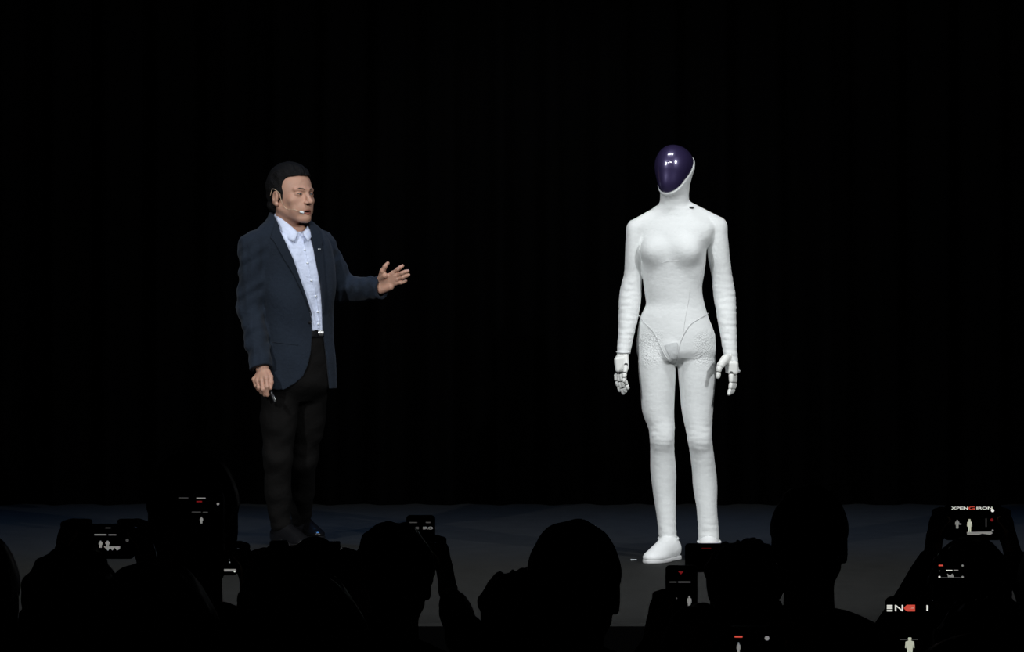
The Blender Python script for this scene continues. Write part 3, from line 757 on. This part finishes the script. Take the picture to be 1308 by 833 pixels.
chain(gh, [bI, mp(508, 344.2, -.018), mp(511.3, 341.8, -.020), mp(514.2, 339.8, -.018)], .0100, .0078)
chain(gh, [bM, mp(513.4, 349, -.024), mp(517.5, 347.2, -.026), mp(520.9, 346.2, -.022)], .0100, .0078)
chain(gh, [bR, mp(514.4, 354.3, -.020), mp(518.6, 352.5, -.022), mp(522, 351.2, -.018)], .0096, .0075)
chain(gh, [bL, mp(511.8, 361.2, -.010), mp(515.4, 360.2, -.010), mp(518.3, 358.9, -.006)], .0088, .0068)
chain(gh, [mp(486.8, 353, .02), mp(488.6, 346.5, .0), mp(492, 340.4, -.008), mp(495.3, 336.3, -.008)], .0135, .0080, .006)
GV, GF = gh.mesh()
# hand with the clicker
ch = Field(mp(314, 515, -.32), mp(360, 462, -.06), .0021)
wr2 = mp(336.5, 473, -.172)
ch.add(cap(ELR*.3 + WRR*.7, wr2, .032, .027))
kI, kM, kR, kL = mp(340.3, 483.5, -.222), mp(334.6, 486.2, -.216), mp(329, 486.5, -.202), mp(324.6, 484.6, -.184)
for q_, rr in ((kI, .0125), (kM, .0125), (kR, .012), (kL, .011)): ch.add(cap(wr2, q_, .019, rr), .010)
chain(ch, [kI, mp(341, 494.5, -.238), mp(341.3, 504.5, -.226), mp(343.2, 503.5, -.204)], .0100, .0080)
chain(ch, [kM, mp(336, 497.5, -.234), mp(338.4, 504.3, -.218), mp(341, 501.5, -.196)], .0100, .0080)
chain(ch, [kR, mp(331, 496, -.216), mp(334.4, 501.8, -.200), mp(338, 499.5, -.182)], .0096, .0078)
chain(ch, [kL, mp(326.8, 493, -.196), mp(330.6, 498.2, -.182), mp(334.5, 497, -.168)], .0088, .0072)
chain(ch, [mp(342, 475.5, -.185), mp(345.4, 481.5, -.205), mp(346.4, 488.5, -.220), mp(345.4, 496, -.226)], .0135, .0085, .006)
CV, CF = ch.mesh()
inn = Field((-.24, -.2, .05), (.25, .6, 1.45), .012)
inn.add(loft([(r[0], r[1], r[2], r[3]-.04, r[4]-.04) for r in JR[:-2]], YM)); inn.add(loft([(r[0], r[1], r[2], r[3]-.03, r[4]-.03) for r in TR[:-1]], YM), .02)
inn.add(cap(SHR, ELR, .03)); inn.add(cap(ELR, WRR, .03)); inn.add(cap(SHL, ELL, .03)); inn.add(cap(ELL, WRL, .03))
leg(inn, [(HR, .055), (KR, .035), (AR, .03)]); leg(inn, [(HL, .055), (KL, .035), (AL, .03)])
body = make_mesh('body', *stitch([(to_head(HV), flipf(HF)), (GV, GF), (CV, CF), inn.mesh()], [(0, 3, fl(-.012, -.03, -.26)), (1, 3, ELL*.4 + WRL*.6), (2, 3, ELR*.3 + WRR*.7)]), M['skin'], man)
tag(body, 'face, neck and hands')
# hair: cap over the skull trimmed along the hairline
hr = Field((-.12, -.15, -.13), (.12, .13, .17), .0022)
skull(hr, .0065)
hr.add(ell((0, -.01, .085), (.060, .085, .052)), .03)
hr.add(ell((0, -.07, -.03), (.060, .040, .06)), .02)
def hairline(x, y, z):
    top = np.interp(z, [-.13, -.075, -.06, -.035, -.018, .010, .030, .055, .067, .075, .083, .092, .16], [-.06, -.055, -.045, -.028, .022, .030, .033, .036, .042, .056, .092, .125, .16])
    side = np.abs(x)
    d = y - top - .010*np.clip((side - .03)/.04, -1, 1) * band(z, .03, .12, .01) * -1
    return np.maximum(d, -.066 - z)
hr._op((hairline, (-9,)*3, (9,)*3), .014, 'int')
for s in (-1, 1): hr.cut(ell((s*.082, -.004, -.018), (.018, .026, .036), 0, -.2), .004)
hr.near(wrinkle(51, 150, .0017, (1, .5, 1), 8))
V, Fq = hr.mesh(); make_mesh('hair', to_head(V), flipf(Fq), M['hair'], man)
def hpart(name, prims, mt, h=.0015, parent=man, k=.002, cuts=()):
    lo = np.min([p[1] for p in prims], 0) - .004; hi = np.max([p[2] for p in prims], 0) + .004
    F = Field(lo, hi, h)
    for p in prims: F.add(p, k)
    for c_ in cuts: F.cut(c_)
    V, Fq = F.mesh(); return make_mesh(name, to_head(V), flipf(Fq), mt, parent)
def sv(u, w, off=0.0):
    vs = np.arange(.145, 0, -.0006); v = hd.val(np.stack([np.full_like(vs, u), vs, np.full_like(vs, w)], 1)); return vs[np.argmax(v < 0)] + off
def strip(uw, rs, off=0.0): P = [(u, sv(u, w, off), w) for u, w in uw]; return [cap(P[i], P[i+1], rs[i], rs[i+1]) for i in range(len(P)-1)]
for s in (-1, 1):
    hpart('eyebrow', strip([(s*.013, .0215), (s*.022, .0250), (s*.034, .0270), (s*.048, .0225)], [.0020, .0030, .0028, .0014], -.0008), M['brow'])
    e = hpart('eye', strip([(s*.0195, .0022), (s*.026, .0034), (s*.034, .0036), (s*.044, .0022)], [.0010, .0024, .0024, .0010], -.0010), M['eye_w'], .0010)
    hpart('iris', strip([(s*.0300, .0030), (s*.0340, .0032)], [.0028, .0028], -.0002), M['iris'], .0010, parent=e)
    hpart('eyelid', strip([(s*.0175, .0022), (s*.024, .0054), (s*.032, .0068), (s*.040, .0056), (s*.0465, .0022)], [.0010, .0016, .0018, .0017, .0010], -.0002), M['hair'], .0010)
hpart('mouth', [ell((0, .0905, -.0690), (.0185, .0080, .0048))], M['dark'])
us = np.linspace(-.0225, .0225, 9)
hpart('lips', strip([(u, -.0622 - 9*u*u + (.0012 if abs(u) < .003 else 0)*-1) for u in us], [.0016+.0022*(1-(u/.0226)**2) for u in us], -.0012)
      + strip([(u, -.0768 + 15*u*u) for u in us], [.0016+.0030*(1-(u/.0226)**2) for u in us], -.0014), M['lip'])
# headset microphone: worn thing with its own parts
hm = empty('headset_microphone', MB_ + fl(-.078, -.012, -.03)); tag(hm, 'thin beige headset microphone on the cheek of the man in the navy jacket', 'microphone')
o0 = fl(-.078, -.012, -.03)
bp_ = [fl(*p) - o0 for p in ((-.0885, -.030, -.002), (-.0895, -.012, .026), (-.080, .012, .010), (-.0735, .026, -.030))]
for u, w in ((-.062, -.052), (-.050, -.062), (-.041, -.0675), (-.033, -.0700)): bp_.append(fl(u, sv(u, w, .004), w) - o0)
make_mesh('boom', *tube_mesh(spline(bp_, 40), .0014, 6), M['micskin'], hm)
d = bp_[-1] - bp_[-2]; d /= np.linalg.norm(d)
make_mesh('capsule', *capm(bp_[-1], bp_[-1] + d*.012, .0050, .0046), M['button'], hm)
# clicker
ck = empty('presentation_clicker', MB_ + mp(345, 497, -.21)); tag(ck, 'slim black clicker with a silver end in the lowered hand of the man', 'clicker')
a_ = mp(341.5, 490, -.200) - mp(345, 497, -.21); b_ = mp(351.2, 513, -.225) - mp(345, 497, -.21)
make_mesh('clicker_body', *capm(a_, b_, .0085, .0075), M['plastic'], ck)
make_mesh('clip', *tube_mesh([a_*.35 + b_*.65 + np.array([.006, -.006, 0]), b_*.98 + np.array([.006, -.006, 0])], .0024, 6), M['silver'], ck)
del jf, jfull, arm, sf, tf
# a strip of white marking tape on the stage
o = make_mesh('floor_tape', *box_mesh(at(809.5, 715.5, 11.99) * [1, 1, 0] + [0, 0, .001], (.0125, .012, .001)), M['button'], smooth=False)
tag(o, 'short white tape mark on the stage floor beside the robot foot', 'tape')

# ------------------------------------------------------------------ the audience in the dark
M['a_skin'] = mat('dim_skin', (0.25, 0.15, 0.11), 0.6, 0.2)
M['a_hair'] = mat('dark_hair', (0.008, 0.007, 0.007), 0.6, 0.2)
M['a_coat'] = [mat('coat_' + n, c, 0.9, 0.1, var=0.15) for n, c in (('black', (.010, .010, .011)), ('charcoal', (.018, .018, .020)), ('navy', (.010, .013, .022)), ('brown', (.020, .015, .012)))]
M['glass'] = mat('phone_glass', (0.004, 0.004, 0.005), 0.12, 0.4)
M['case'] = mat('phone_case', (0.008, 0.008, 0.009), 0.5, 0.3)
def glow(name, c, s): return mat(name, (0, 0, 0), 1.0, 0.0, emit=c, es=s)
G_W, G_D, G_DD = glow('screen_white', (.95, .95, .88), .75), glow('screen_grey', (.9, .9, .86), .22), glow('screen_dim', (.9, .9, .88), .05)
G_R, G_RD, G_F = glow('screen_red', (1, .12, .08), .55), glow('screen_dim_red', (1, .05, .06), .14), glow('screen_figure_light', (.85, .88, .70), .52)

# shared head (facing +y, origin between the ears at eye level)
ah = Field((-.11, -.14, -.30), (.11, .15, .15), .0045); face(ah)
ah.add(cap((0, -.018, -.072), (0, -.035, -.27), .054, .062), .03); AHV, AHF = ah.mesh()
AHAIR = []
for sd, g, am, lo_ in ((1, .008, .0018, -.085), (2, .013, .005, -.10), (3, .020, .008, -.11)):
    F = Field((-.14, -.17, -.16), (.14, .14, .19), .0045); skull(F, g); F.add(ell((0, -.07, -.03), (.060+g, .042+g*.6, .065)), .02)
    def hl2(x, y, z, lo_=lo_):
        top = np.interp(z, [-.13, -.06, -.035, -.015, .03, .05, .066, .08, .10, .2], [-.045, -.035, -.02, .024, .036, .046, .062, .088, .13, .2])
        return np.maximum(y - top + 0*x, lo_ - z)
    F._op((hl2, (-9,)*3, (9,)*3), .01, 'int')
    for s in (-1, 1): F.cut(ell((s*(.085+g*.5), -.004, -.016), (.02, .026, .034)), .004)
    F.near(wrinkle(60+sd, 70, am, (1, 1, 1), 8)); AHAIR.append(F.mesh())
def yawed(V, a, c, sc=1.0):
    V = np.asarray(V, float)*sc; cs, sn = math.cos(a), math.sin(a)
    return np.stack([c[0] + V[:, 0]*cs - V[:, 1]*sn, c[1] + V[:, 0]*sn + V[:, 1]*cs, c[2] + V[:, 2]], 1)
def grip(F, C, w, side, gz=0.0):
    """hand holding the edge of a phone at C (half width w) from one side; returns the wrist"""
    g = np.array([C[0] + side*w, C[1], C[2] + gz]); v = lambda a, b, c: g + np.array([side*a, b, c])
    wr = v(.034, -.012, -.095)
    F.add(cap(wr, v(.022, .020, -.030), .024, .022)); F.add(ell(v(.016, .024, -.008), (.022, .017, .042)), .01)
    for i in range(4):
        z = .034 - .021*i; F.add(cap(v(.020, .024, z), v(.004, .032, z+.004), .0095, .009), .004); F.add(cap(v(.004, .032, z+.004), v(-.034, .022, z+.006), .009, .0075), .003)
    F.add(cap(v(.022, .006, -.035), v(.018, -.010, -.008), .0125, .011), .006); F.add(cap(v(.018, -.010, -.008), v(-.006, -.015, .018), .0105, .0085), .004)
    return wr
def audience(px, top, d, label, hair=0, yaw=0.0, arms=(), coat=0, hs=1.0, sw=.185, lean=0.0, nd=.20):
    """a standing spectator seen from behind; arms: list of (side, phone centre, half width, gz)"""
    t = at(px, top, d); st = t[2] - HALL; base = np.array([t[0], d, HALL])
    root = empty('person', base); tag(root, label, 'person', 'audience members in front of the stage')
    hc = np.array([lean, 0.02, st - (.128 + (.008, .014, .02)[hair])*hs])
    HVt = yawed(AHV, yaw, hc, hs); sh = hc[2] - nd*hs
    parts = [(HVt, AHF)]; links = []
    core = Field((-.75, -.30, .40), (.75, .75, sh + .75), .016)
    core.add(loft([(sh-.02, lean*.4, 0, .09, .06), (sh-.10, 0, 0, .13, .075), (sh-.42, 0, 0, .11, .075), (.46, 0, 0, .12, .08)], 0)); core.add(cap((0, 0, sh-.02), (lean, 0, sh+.04), .04))
    cf = Field((-.75, -.35, .40), (.75, .75, sh + .75), .011)
    cf.add(loft([(sh+.03, lean*.6, -.01, .07, .07), (sh-.02, lean*.4, 0, .14, .09), (sh-.10, 0, 0, .175, .11), (sh-.25, 0, 0, .17, .115), (sh-.42, 0, 0, .155, .11), (sh-.55, 0, 0, .165, .12), (.44, 0, 0, .17, .12)], 0, 2.3))
    for s in (-1, 1): cf.add(cap((lean*.6, -.01, sh+.01), (s*sw, 0, sh-.055), .055, .06), .03)
    used = set()
    for side, C, w, gz in arms:
        used.add(side); Cl = np.array(C) - base; F = Field(Cl - [.20, .12, .20], Cl + [.20, .12, .14], .004)
        wr = grip(F, Cl, w, side, gz); S_ = np.array([side*sw, 0, sh-.055]); L1, L2 = .30, .27
        dv = wr - S_; dist = np.linalg.norm(dv); u = dv/dist; dd = min(dist, L1+L2-.01)
        a_ = (L1*L1 - L2*L2 + dd*dd)/(2*dd); hgt = math.sqrt(max(L1*L1 - a_*a_, 0.0)); pole = np.array([side*.75, .1, -1.0]); pole -= u*(pole @ u); pole /= np.linalg.norm(pole)
        E = S_ + u*a_*(dist/dd) + pole*hgt
        cf.add(cap(S_, E, .060, .052), .02); cf.add(cap(E, wr, .052, .036), .01)
        F.add(cap(wr + (E-wr)*.12, wr, .027, .025), .006); parts.append(F.mesh()); links.append(wr + (E-wr)*.15); core.add(cap((0, 0, sh-.10), S_, .035)); core.add(cap(S_, E, .035)); core.add(cap(E, wr + (E-wr)*.2, .035, .026))
    for s in (-1, 1):
        if s in used: continue
        S_ = np.array([s*sw, 0, sh-.055]); E = np.array([s*(sw+.05), -.02, sh-.34]); wr = np.array([s*(sw+.02), .06, sh-.58])
        cf.add(cap(S_, E, .060, .052), .02); cf.add(cap(E, wr, .050, .038), .01)
        F = Field(wr - .12, wr + .10, .005); F.add(cap(wr + [0, 0, .03], wr - [0, 0, .03], .026, .028)); F.add(ell(wr - [0, 0, .05], (.018, .035, .04)), .01)
        for i in range(4): F.add(cap(wr + [0, .024-.016*i, -.075], wr + [-s*.01, .024-.016*i, -.108], .0085, .0075), .003)
        F.add(cap(wr + [-s*.005, .03, -.035], wr + [-s*.015, .045, -.075], .011, .008), .004); parts.append(F.mesh()); links.append(wr + [0, 0, .055]); core.add(cap((0, 0, sh-.10), S_, .035)); core.add(cap(S_, E, .035)); core.add(cap(E, wr + (E-wr)*.15, .035, .026))
    cf.cut(cap(hc - [0, .03, .10], hc - [0, .03, .25], .045, .05)); cf.near(wrinkle(int(px) % 97, 24, .004))
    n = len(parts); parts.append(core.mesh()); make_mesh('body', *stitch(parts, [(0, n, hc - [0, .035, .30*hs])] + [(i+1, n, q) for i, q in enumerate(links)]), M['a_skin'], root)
    make_mesh('coat', *cf.mesh(), M['a_coat'][coat], root)
    hv, hfq = AHAIR[hair]; make_mesh('hair', yawed(hv, yaw, hc, hs), hfq, M['a_hair'], root)
    lf = Field((-.25, -.25, .0), (.25, .35, .62), .014)
    for s in (-1, 1): lf.add(cap((s*.075, 0, .52), (s*.095, .01, .30), .088, .066), .03); lf.add(cap((s*.095, .01, .30), (s*.10, 0, .09), .066, .052), .02)
    make_mesh('trousers', *lf.mesh(), M['a_coat'][0], root)
    for s in (-1, 1):
        F = Field((s*.1-.08, -.12, -.01), (s*.1+.08, .25, .13), .008); F.add(ell((s*.1, 0, .045), (.042, .06, .05))); F.add(ell((s*.1, .11, .028), (.046, .09, .04)), .03)
        F._op((lambda x, y, z: -z + 0*x + 0*y, (-9,)*3, (9,)*3), 0, 'int'); make_mesh('shoe', *F.mesh(), M['leather'], root)
    return root
def text_mesh(name, body, c, w, h, mt, parent):
    """flat lettering of width w and height h centred at c on a screen"""
    cu = bpy.data.curves.new('lettering', 'FONT'); cu.body = body; cu.align_x = 'CENTER'; cu.align_y = 'CENTER'; cu.extrude = .02; cu.offset = .012
    ob = bpy.data.objects.new('lettering', cu); S.collection.objects.link(ob); bpy.context.view_layer.update()
    me = bpy.data.meshes.new_from_object(ob.evaluated_get(bpy.context.evaluated_depsgraph_get())); bpy.data.objects.remove(ob); bpy.data.curves.remove(cu)
    n = len(me.vertices); V = np.zeros(n*3); me.vertices.foreach_get('co', V); V = V.reshape(-1, 3); mn, mx = V.min(0), V.max(0)
    V = (V - (mn+mx)/2)/(mx-mn+1e-9)*[w, h, .0006]
    out = np.stack([c[0]+V[:, 0], c[1]-V[:, 2], c[2]+V[:, 1]], 1)
    fc = [list(p.vertices) for p in me.polygons]; bpy.data.meshes.remove(me)
    return make_mesh(name, out, fc, mt, parent, smooth=False)
def slab(w, h, t, r, n=6):
    """rounded-corner slab standing in x-z, thickness t along y"""
    out = []
    for cx, cz, a0 in ((w-r, h-r, 0), (-w+r, h-r, 90), (-w+r, -h+r, 180), (w-r, -h+r, 270)):
        for k in range(n+1): a = math.radians(a0 + 90*k/n); out.append((cx + r*math.cos(a), cz + r*math.sin(a)))
    m = len(out); rings = [(-t, .90), (-t*.55, 1.0), (t*.55, 1.0), (t, .90)]; V = []
    for y, s in rings:
        ins = (1-s)*.012/.10
        V += [(x - math.copysign(min(ins, abs(x)), x), y, z - math.copysign(min(ins, abs(z)), z)) for x, z in out]
    Fc = [[i*m+j, (i+1)*m+j, (i+1)*m+(j+1) % m, i*m+(j+1) % m] for i in range(3) for j in range(m)]
    Fc += [list(range(m)), [3*m+j for j in range(m)][::-1]]
    return V, [f[::-1] for f in Fc]
class Phone:
    def __init__(s, l, r, t, b, d, label, roll=0.0, th=.0042, name='smartphone', lens=True):
        c = at((l+r)/2, (t+b)/2, d); s.c = c; s.d = d; s.pc = ((l+r)/2, (t+b)/2); k = d/FPX; s.k = k
        s.w, s.h = (r-l)/2*k, (b-t)/2*k; s.root = empty(name, c); s.root.rotation_euler = (0, roll, 0)
        tag(s.root, label, 'phone', 'phones held up by the audience')
        make_mesh('case', *slab(s.w, s.h, th, .010), M['case'], s.root, smooth=False)
        V, Fc = slab(s.w-.002, s.h-.002, .0006, .008); V = [(x, y - th - .0004, z) for x, y, z in V]
        s.screen = make_mesh('screen', V, Fc, M['glass'], s.root, smooth=False); s.y = -th - .0016
        if lens:
            q = (s.w*.55, th + .001, s.h*.6) if s.h > s.w else (s.w*.75, th + .001, s.h*.4)
            make_mesh('camera_bump', *box_mesh(q, (.013, .0016, .013), .001), M['case'], s.root, smooth=False)
    def p(s, px, py): return ((px - s.pc[0])*s.k, s.y, -(py - s.pc[1])*s.k)
    def rect(s, l, r, t, b, mt, name='screen_icon'):
        c = s.p((l+r)/2, (t+b)/2); return make_mesh(name, *box_mesh(c, ((r-l)/2*s.k, .0004, (b-t)/2*s.k)), mt, s.screen, smooth=False)
    def dot(s, px, py, r, mt, name='screen_icon'):
        c = s.p(px, py); R = r*s.k; m = 12
        V = [(c[0]+R*math.cos(6.2832*i/m), c[1]+y, c[2]+R*math.sin(6.2832*i/m)) for y in (-.0004, .0004) for i in range(m)]
        return make_mesh(name, V, [list(range(m))] + [list(range(m, 2*m))[::-1]] + [[i, m+i, m+(i+1) % m, (i+1) % m] for i in range(m)], mt, s.screen, smooth=False)
    def poly(s, pts, mt, name='screen_figure'):
        q = [s.p(*a) for a in pts]; m = len(q); V = [(a[0], a[1]+y, a[2]) for y in (-.0004, .0004) for a in q]
        return make_mesh(name, V, [list(range(m)), list(range(m, 2*m))[::-1]] + [[i, m+i, m+(i+1) % m, (i+1) % m] for i in range(m)], mt, s.screen, smooth=False)
    def figure(s, cx, t, b, w, mt):
        h = b - t; P = [(-.16, 0), (.16, 0), (.2, .10), (.12, .16), (.45, .22), (.5, .55), (.38, .56), (.32, .35), (.30, .6), (.26, 1), (.05, 1), (0, .62), (-.05, 1), (-.26, 1), (-.30, .6), (-.32, .35), (-.38, .56), (-.5, .55), (-.45, .22), (-.12, .16), (-.2, .10)]
        return s.poly([(cx + u*w, t + v*h) for u, v in P], mt)
    def text(s, body, l, r, t, b, mt): return text_mesh('screen_text', body, s.p((l+r)/2, (t+b)/2), (r-l)*s.k, (b-t)*s.k, mt, s.screen)

# phone of the spectator at the left, held sideways in both hands
p = Phone(92, 172, 669, 714, 6.1, 'phone held sideways in two hands at the left with two tiny figures')
p.rect(135, 142, 673.6, 674.8, G_DD); p.rect(121, 136.5, 682.1, 683.6, G_D, 'screen_text'); p.rect(139, 149, 682.4, 683.6, G_D, 'screen_text')
p.figure(129, 690.5, 699.5, 5, G_D); p.figure(138, 690.5, 698, 6, G_D); p.poly([(133, 698), (154, 697.5), (153.5, 701), (150, 703), (147, 699.5), (144, 703), (141, 700), (138.5, 703.5)], G_D); p.rect(111, 116, 698.8, 699.8, G_DD); p.dot(163, 690, 2, G_DD)
audience(92, 694, 5.65, 'spectator at the left holding a sideways phone with both hands beside the head', 2, 0, [(-1, p.c, p.w, -.0), (1, p.c, p.w, -.0)], 1)
audience(-44, 668, 4.9, 'spectator cut off by the left edge of the picture', 0, .1, (), 0, 1.04)
# tall spectator and the upright phone raised behind
audience(245, 572, 5.25, 'tall spectator whose head stands behind the raised upright phone at the left', 0, .05, (), 2, .99, .175)
p = Phone(228, 286, 627, 742, 4.4, 'upright phone raised high at the left with small dim red mark and a white dot')
p.rect(229.5, 241, 635.2, 636.4, G_DD, 'screen_text'); p.rect(251.5, 263, 635.4, 636.8, G_D, 'screen_text'); p.rect(251.5, 258.5, 639.6, 641.2, G_RD); p.dot(279, 643.5, 1.7, G_D)
p.rect(245.5, 257, 653.3, 654.3, G_DD, 'screen_text'); p.rect(259.5, 266, 653.5, 654.5, G_DD, 'screen_text'); p.figure(257.8, 660, 668.5, 4.2, G_D)
audience(198, 714, 3.95, 'spectator at the left raising an upright phone with one arm', 1, -.1, [(-1, p.c - [0, 0, .04], p.w, -.0)], 0)
# phone beyond, sideways, with a pale bar along its foot
p = Phone(226, 303.5, 698, 735, 7.0, 'sideways phone beside the tall spectator with a pale bar along its lower edge')
p.rect(278.5, 302, 726.8, 729.6, G_D); p.dot(300, 729.5, 1.3, G_W); p.rect(281, 288, 708, 709.6, G_D); p.dot(293.5, 718, .9, G_D); p.dot(293, 714.5, .6, G_DD)
audience(262, 776, 6.7, 'shorter spectator hidden behind the tall one, holding a sideways phone', 0, 0, [(1, p.c, p.w, -.0)], 1, nd=.19)
# photographer with a raised camera
def camera_thing(l, r, t, b, d, label):
    c = at((l+r)/2, (t+b)/2, d); k = d/FPX; w, h = (r-l)/2*k, (b-t)/2*k; root = empty('camera', c); tag(root, label, 'camera')
    F = Field((-w-.02, -.07, -h-.02), (w+.02, .15, h+.04), .003)
    F.add(rbox((0, 0, 0), (w, .030, h), .012)); F.add(rbox((w*.80, .018, -.004), (w*.20, .030, h*.95), .012), .01)
    F.add(ell((w*.30, .0, h*.9), (.030, .034, .020)), .008); F.add(rbox((-w*.62, 0, h+.003), (.016, .012, .006), .004), .003)
    bd = make_mesh('camera_body', *F.mesh(), M['plastic'], root)
    L = Field((-.06, .02, -.06), (.06, .16, .06), .003); L.add(cap((0, .03, 0), (0, .11, 0), .036, .038)); L._op((lambda x, y, z: np.maximum(.028-y, y-.125) + 0*x + 0*z, (-9,)*3, (9,)*3), .002, 'int'); L.cut(cap((0, .118, 0), (0, .17, 0), .030, .034))
    make_mesh('lens', *L.mesh(), M['plastic'], root); make_mesh('dial', *tube_mesh([(w*.78, 0, h-.002), (w*.78, 0, h+.007)], .012, 14), M['plastic'], root)
    V, Fc = slab(w*.52, h*.72, .001, .004); make_mesh('screen', [(x-w*.1, y-.031, z-.003) for x, y, z in V], Fc, M['glass'], root, smooth=False)
    return c, w
cc, cw = camera_thing(338, 437, 697, 757, 4.9, 'black camera raised in front of the shoes of the man in the navy jacket')
audience(396, 728, 4.5, 'photographer holding a camera up with both hands', 1, 0, [(-1, cc + [0, 0, -.012], cw, .0), (1, cc + [0, 0, -.012], cw, 0)], 0)
# round dark head with a phone beside it
p = Phone(519, 556, 658, 738, 7.3, 'upright phone beside a round dark head, bright letters across its top')
p.text('IRO', 540.5, 553, 672.6, 676.2, G_D); p.rect(531, 535, 672.8, 676, G_DD); p.rect(523, 533, 666.7, 667.9, G_DD, 'screen_text'); p.rect(544, 550, 666.5, 668, G_DD, 'screen_text'); p.poly([(547.5, 705), (551.5, 705), (550.8, 717)], G_D)
audience(503, 663, 6.45, 'spectator with round dark head raising an arm bent at the right to an upright phone', 1, .05, [(1, p.c + [0, 0, -.02], p.w, -.0)], 3, 1.0, .18, nd=.19)
audience(662, 724, 7.1, 'spectator with bushy hair half hidden behind the large centre head', 2, .1, (), 1, 1.03, nd=.15)
audience(734, 660, 5.3, 'spectator with the large close-cropped head in the centre of the picture', 0, -.12, (), 0, 1.02, nd=.155)
# phones in front of the robot feet
p = Phone(850, 891, 722, 806, 6.4, 'upright phone below the robot foot with dim red mark over a grey text line')
p.poly([(866, 729.5), (873, 729.5), (869.5, 733.5)], G_RD, 'screen_icon'); p.rect(855, 864, 742.5, 744, G_DD, 'screen_text'); p.rect(866, 882, 742.2, 744.2, G_DD, 'screen_text'); p.figure(880.3, 761, 777, 6, G_D); p.dot(864, 764, 1, G_DD)
audience(893, 768, 5.95, 'spectator below the robot feet lifting an upright phone with the left hand', 0, 0, [(-1, p.c, p.w, -.03)], 1, .92)
p = Phone(875, 950, 694, 731, 7.25, 'sideways phone hiding the robot right foot, dim red line near its top')
p.rect(896, 908, 699.5, 701, glow('faint_red', (1, .05, .06), .03))
audience(950, 686, 6.8, 'spectator with tousled hair holding a sideways phone in front of the robot right foot', 2, 0, [(1, p.c, p.w, -.01)], 2, .95)
audience(1035, 616, 6.45, 'spectator with a tall narrow head and clear right ear, right of the robot', 0, -.15, (), 1, 1.03, .185, nd=.19)
p = Phone(897, 1013, 800, 858, 4.2, 'sideways phone at the bottom edge with a red mark and a round white button')
p.rect(938, 948, 811.8, 814, G_R, 'screen_text'); p.dot(979.3, 814.8, 3, G_D); p.figure(943, 820, 836, 5, G_D); p.dot(903, 825, 1.2, G_D)
audience(955, 880, 3.75, 'spectator at the bottom edge lifting a sideways phone, head below the frame', 1, 0, [(-1, p.c, p.w, -.01), (1, p.c, p.w, -.01)], 0)
# right-hand group
p = Phone(1131, 1191, 762, 888, 4.7, 'large upright phone at the bottom right with bold white and red letters')
for t in (772.5, 775.6, 778.7): p.rect(1132.3, 1139.5, t, t+1.9, G_W, 'screen_text')
p.text('N', 1142.5, 1153, 772.5, 780.3, G_W); p.poly([(1153.5, 776.5), (1156, 774), (1158, 772.3), (1168.2, 772.3), (1168.2, 780.5), (1158, 780.5), (1156, 779)], G_R, 'screen_text'); p.rect(1160, 1167, 775.8, 777, glow('screen_pale_red', (1, .55, .45), .5), 'screen_text')
p.rect(1182.8, 1185, 772.8, 780, G_W, 'screen_text'); p.figure(1161.5, 814, 838, 12, G_F); p.rect(1149, 1159, 816.2, 817.2, G_DD); p.rect(1164, 1172, 816, 817, G_DD)
audience(1236, 806, 4.25, 'spectator at the bottom right lifting the large upright phone', 0, .1, [(-1, p.c + [0, 0, -.03], p.w + .004, -.04)], 0)
p = Phone(1206, 1279, 644, 690, 7.3, 'sideways phone at the upper right with a bright title line over two tiny figures')
p.text('XPEN', 1214.5, 1236, 647.2, 650.8, G_W); p.text('G', 1236.5, 1245, 647, 651, G_R); p.text('IRON', 1247, 1267, 647.2, 650.6, G_W); p.dot(1267.4, 652, 2.2, G_W)
p.figure(1238, 663, 680, 6.5, G_F); p.figure(1222.3, 664, 675, 5.5, G_D); p.rect(1225, 1227.5, 668.5, 670, G_D); p.poly([(1234.5, 679.5), (1266, 679), (1267.5, 681), (1264, 683), (1254, 681.5), (1250, 683), (1235, 683)], G_D); p.dot(1266.5, 664, 1.9, G_RD); p.dot(1267.5, 677.5, 1.3, G_D); p.rect(1258.5, 1259.7, 662, 673, G_DD)
audience(1242, 683, 6.9, 'spectator at the right holding a sideways phone overhead in both hands', 1, 0, [(-1, p.c, p.w, -.01), (1, p.c, p.w, -.01)], 3, 1.08, nd=.18)
p = Phone(1192, 1236, 711, 800, 6.0, 'upright phone at the right with a small framed view marked by bright corners')
p.rect(1198.5, 1204, 721.2, 723, G_R); p.dot(1229, 722.3, 1.3, G_D); p.dot(1199.5, 736.8, 1.4, G_W); p.dot(1229, 736.8, 1.4, G_D); p.rect(1208, 1216, 727.8, 729, G_W, 'screen_text'); p.rect(1217.5, 1223.5, 727.6, 728.8, G_D, 'screen_text'); p.rect(1200, 1228, 737, 737.8, G_DD); p.poly([(1209.5, 732.5), (1213, 735), (1216, 732.5), (1218, 737.5), (1210.5, 737.5)], G_D); p.dot(1199.5, 729, .8, G_DD)
audience(1262, 758, 5.5, 'spectator at the right lifting an upright phone with the left hand', 2, 0, [(-1, p.c + [0, 0, -.03], p.w, -.02)], 2)
audience(1368, 660, 5.0, 'spectator cut off by the right edge of the picture', 0, -.1, (), 0, 1.03)
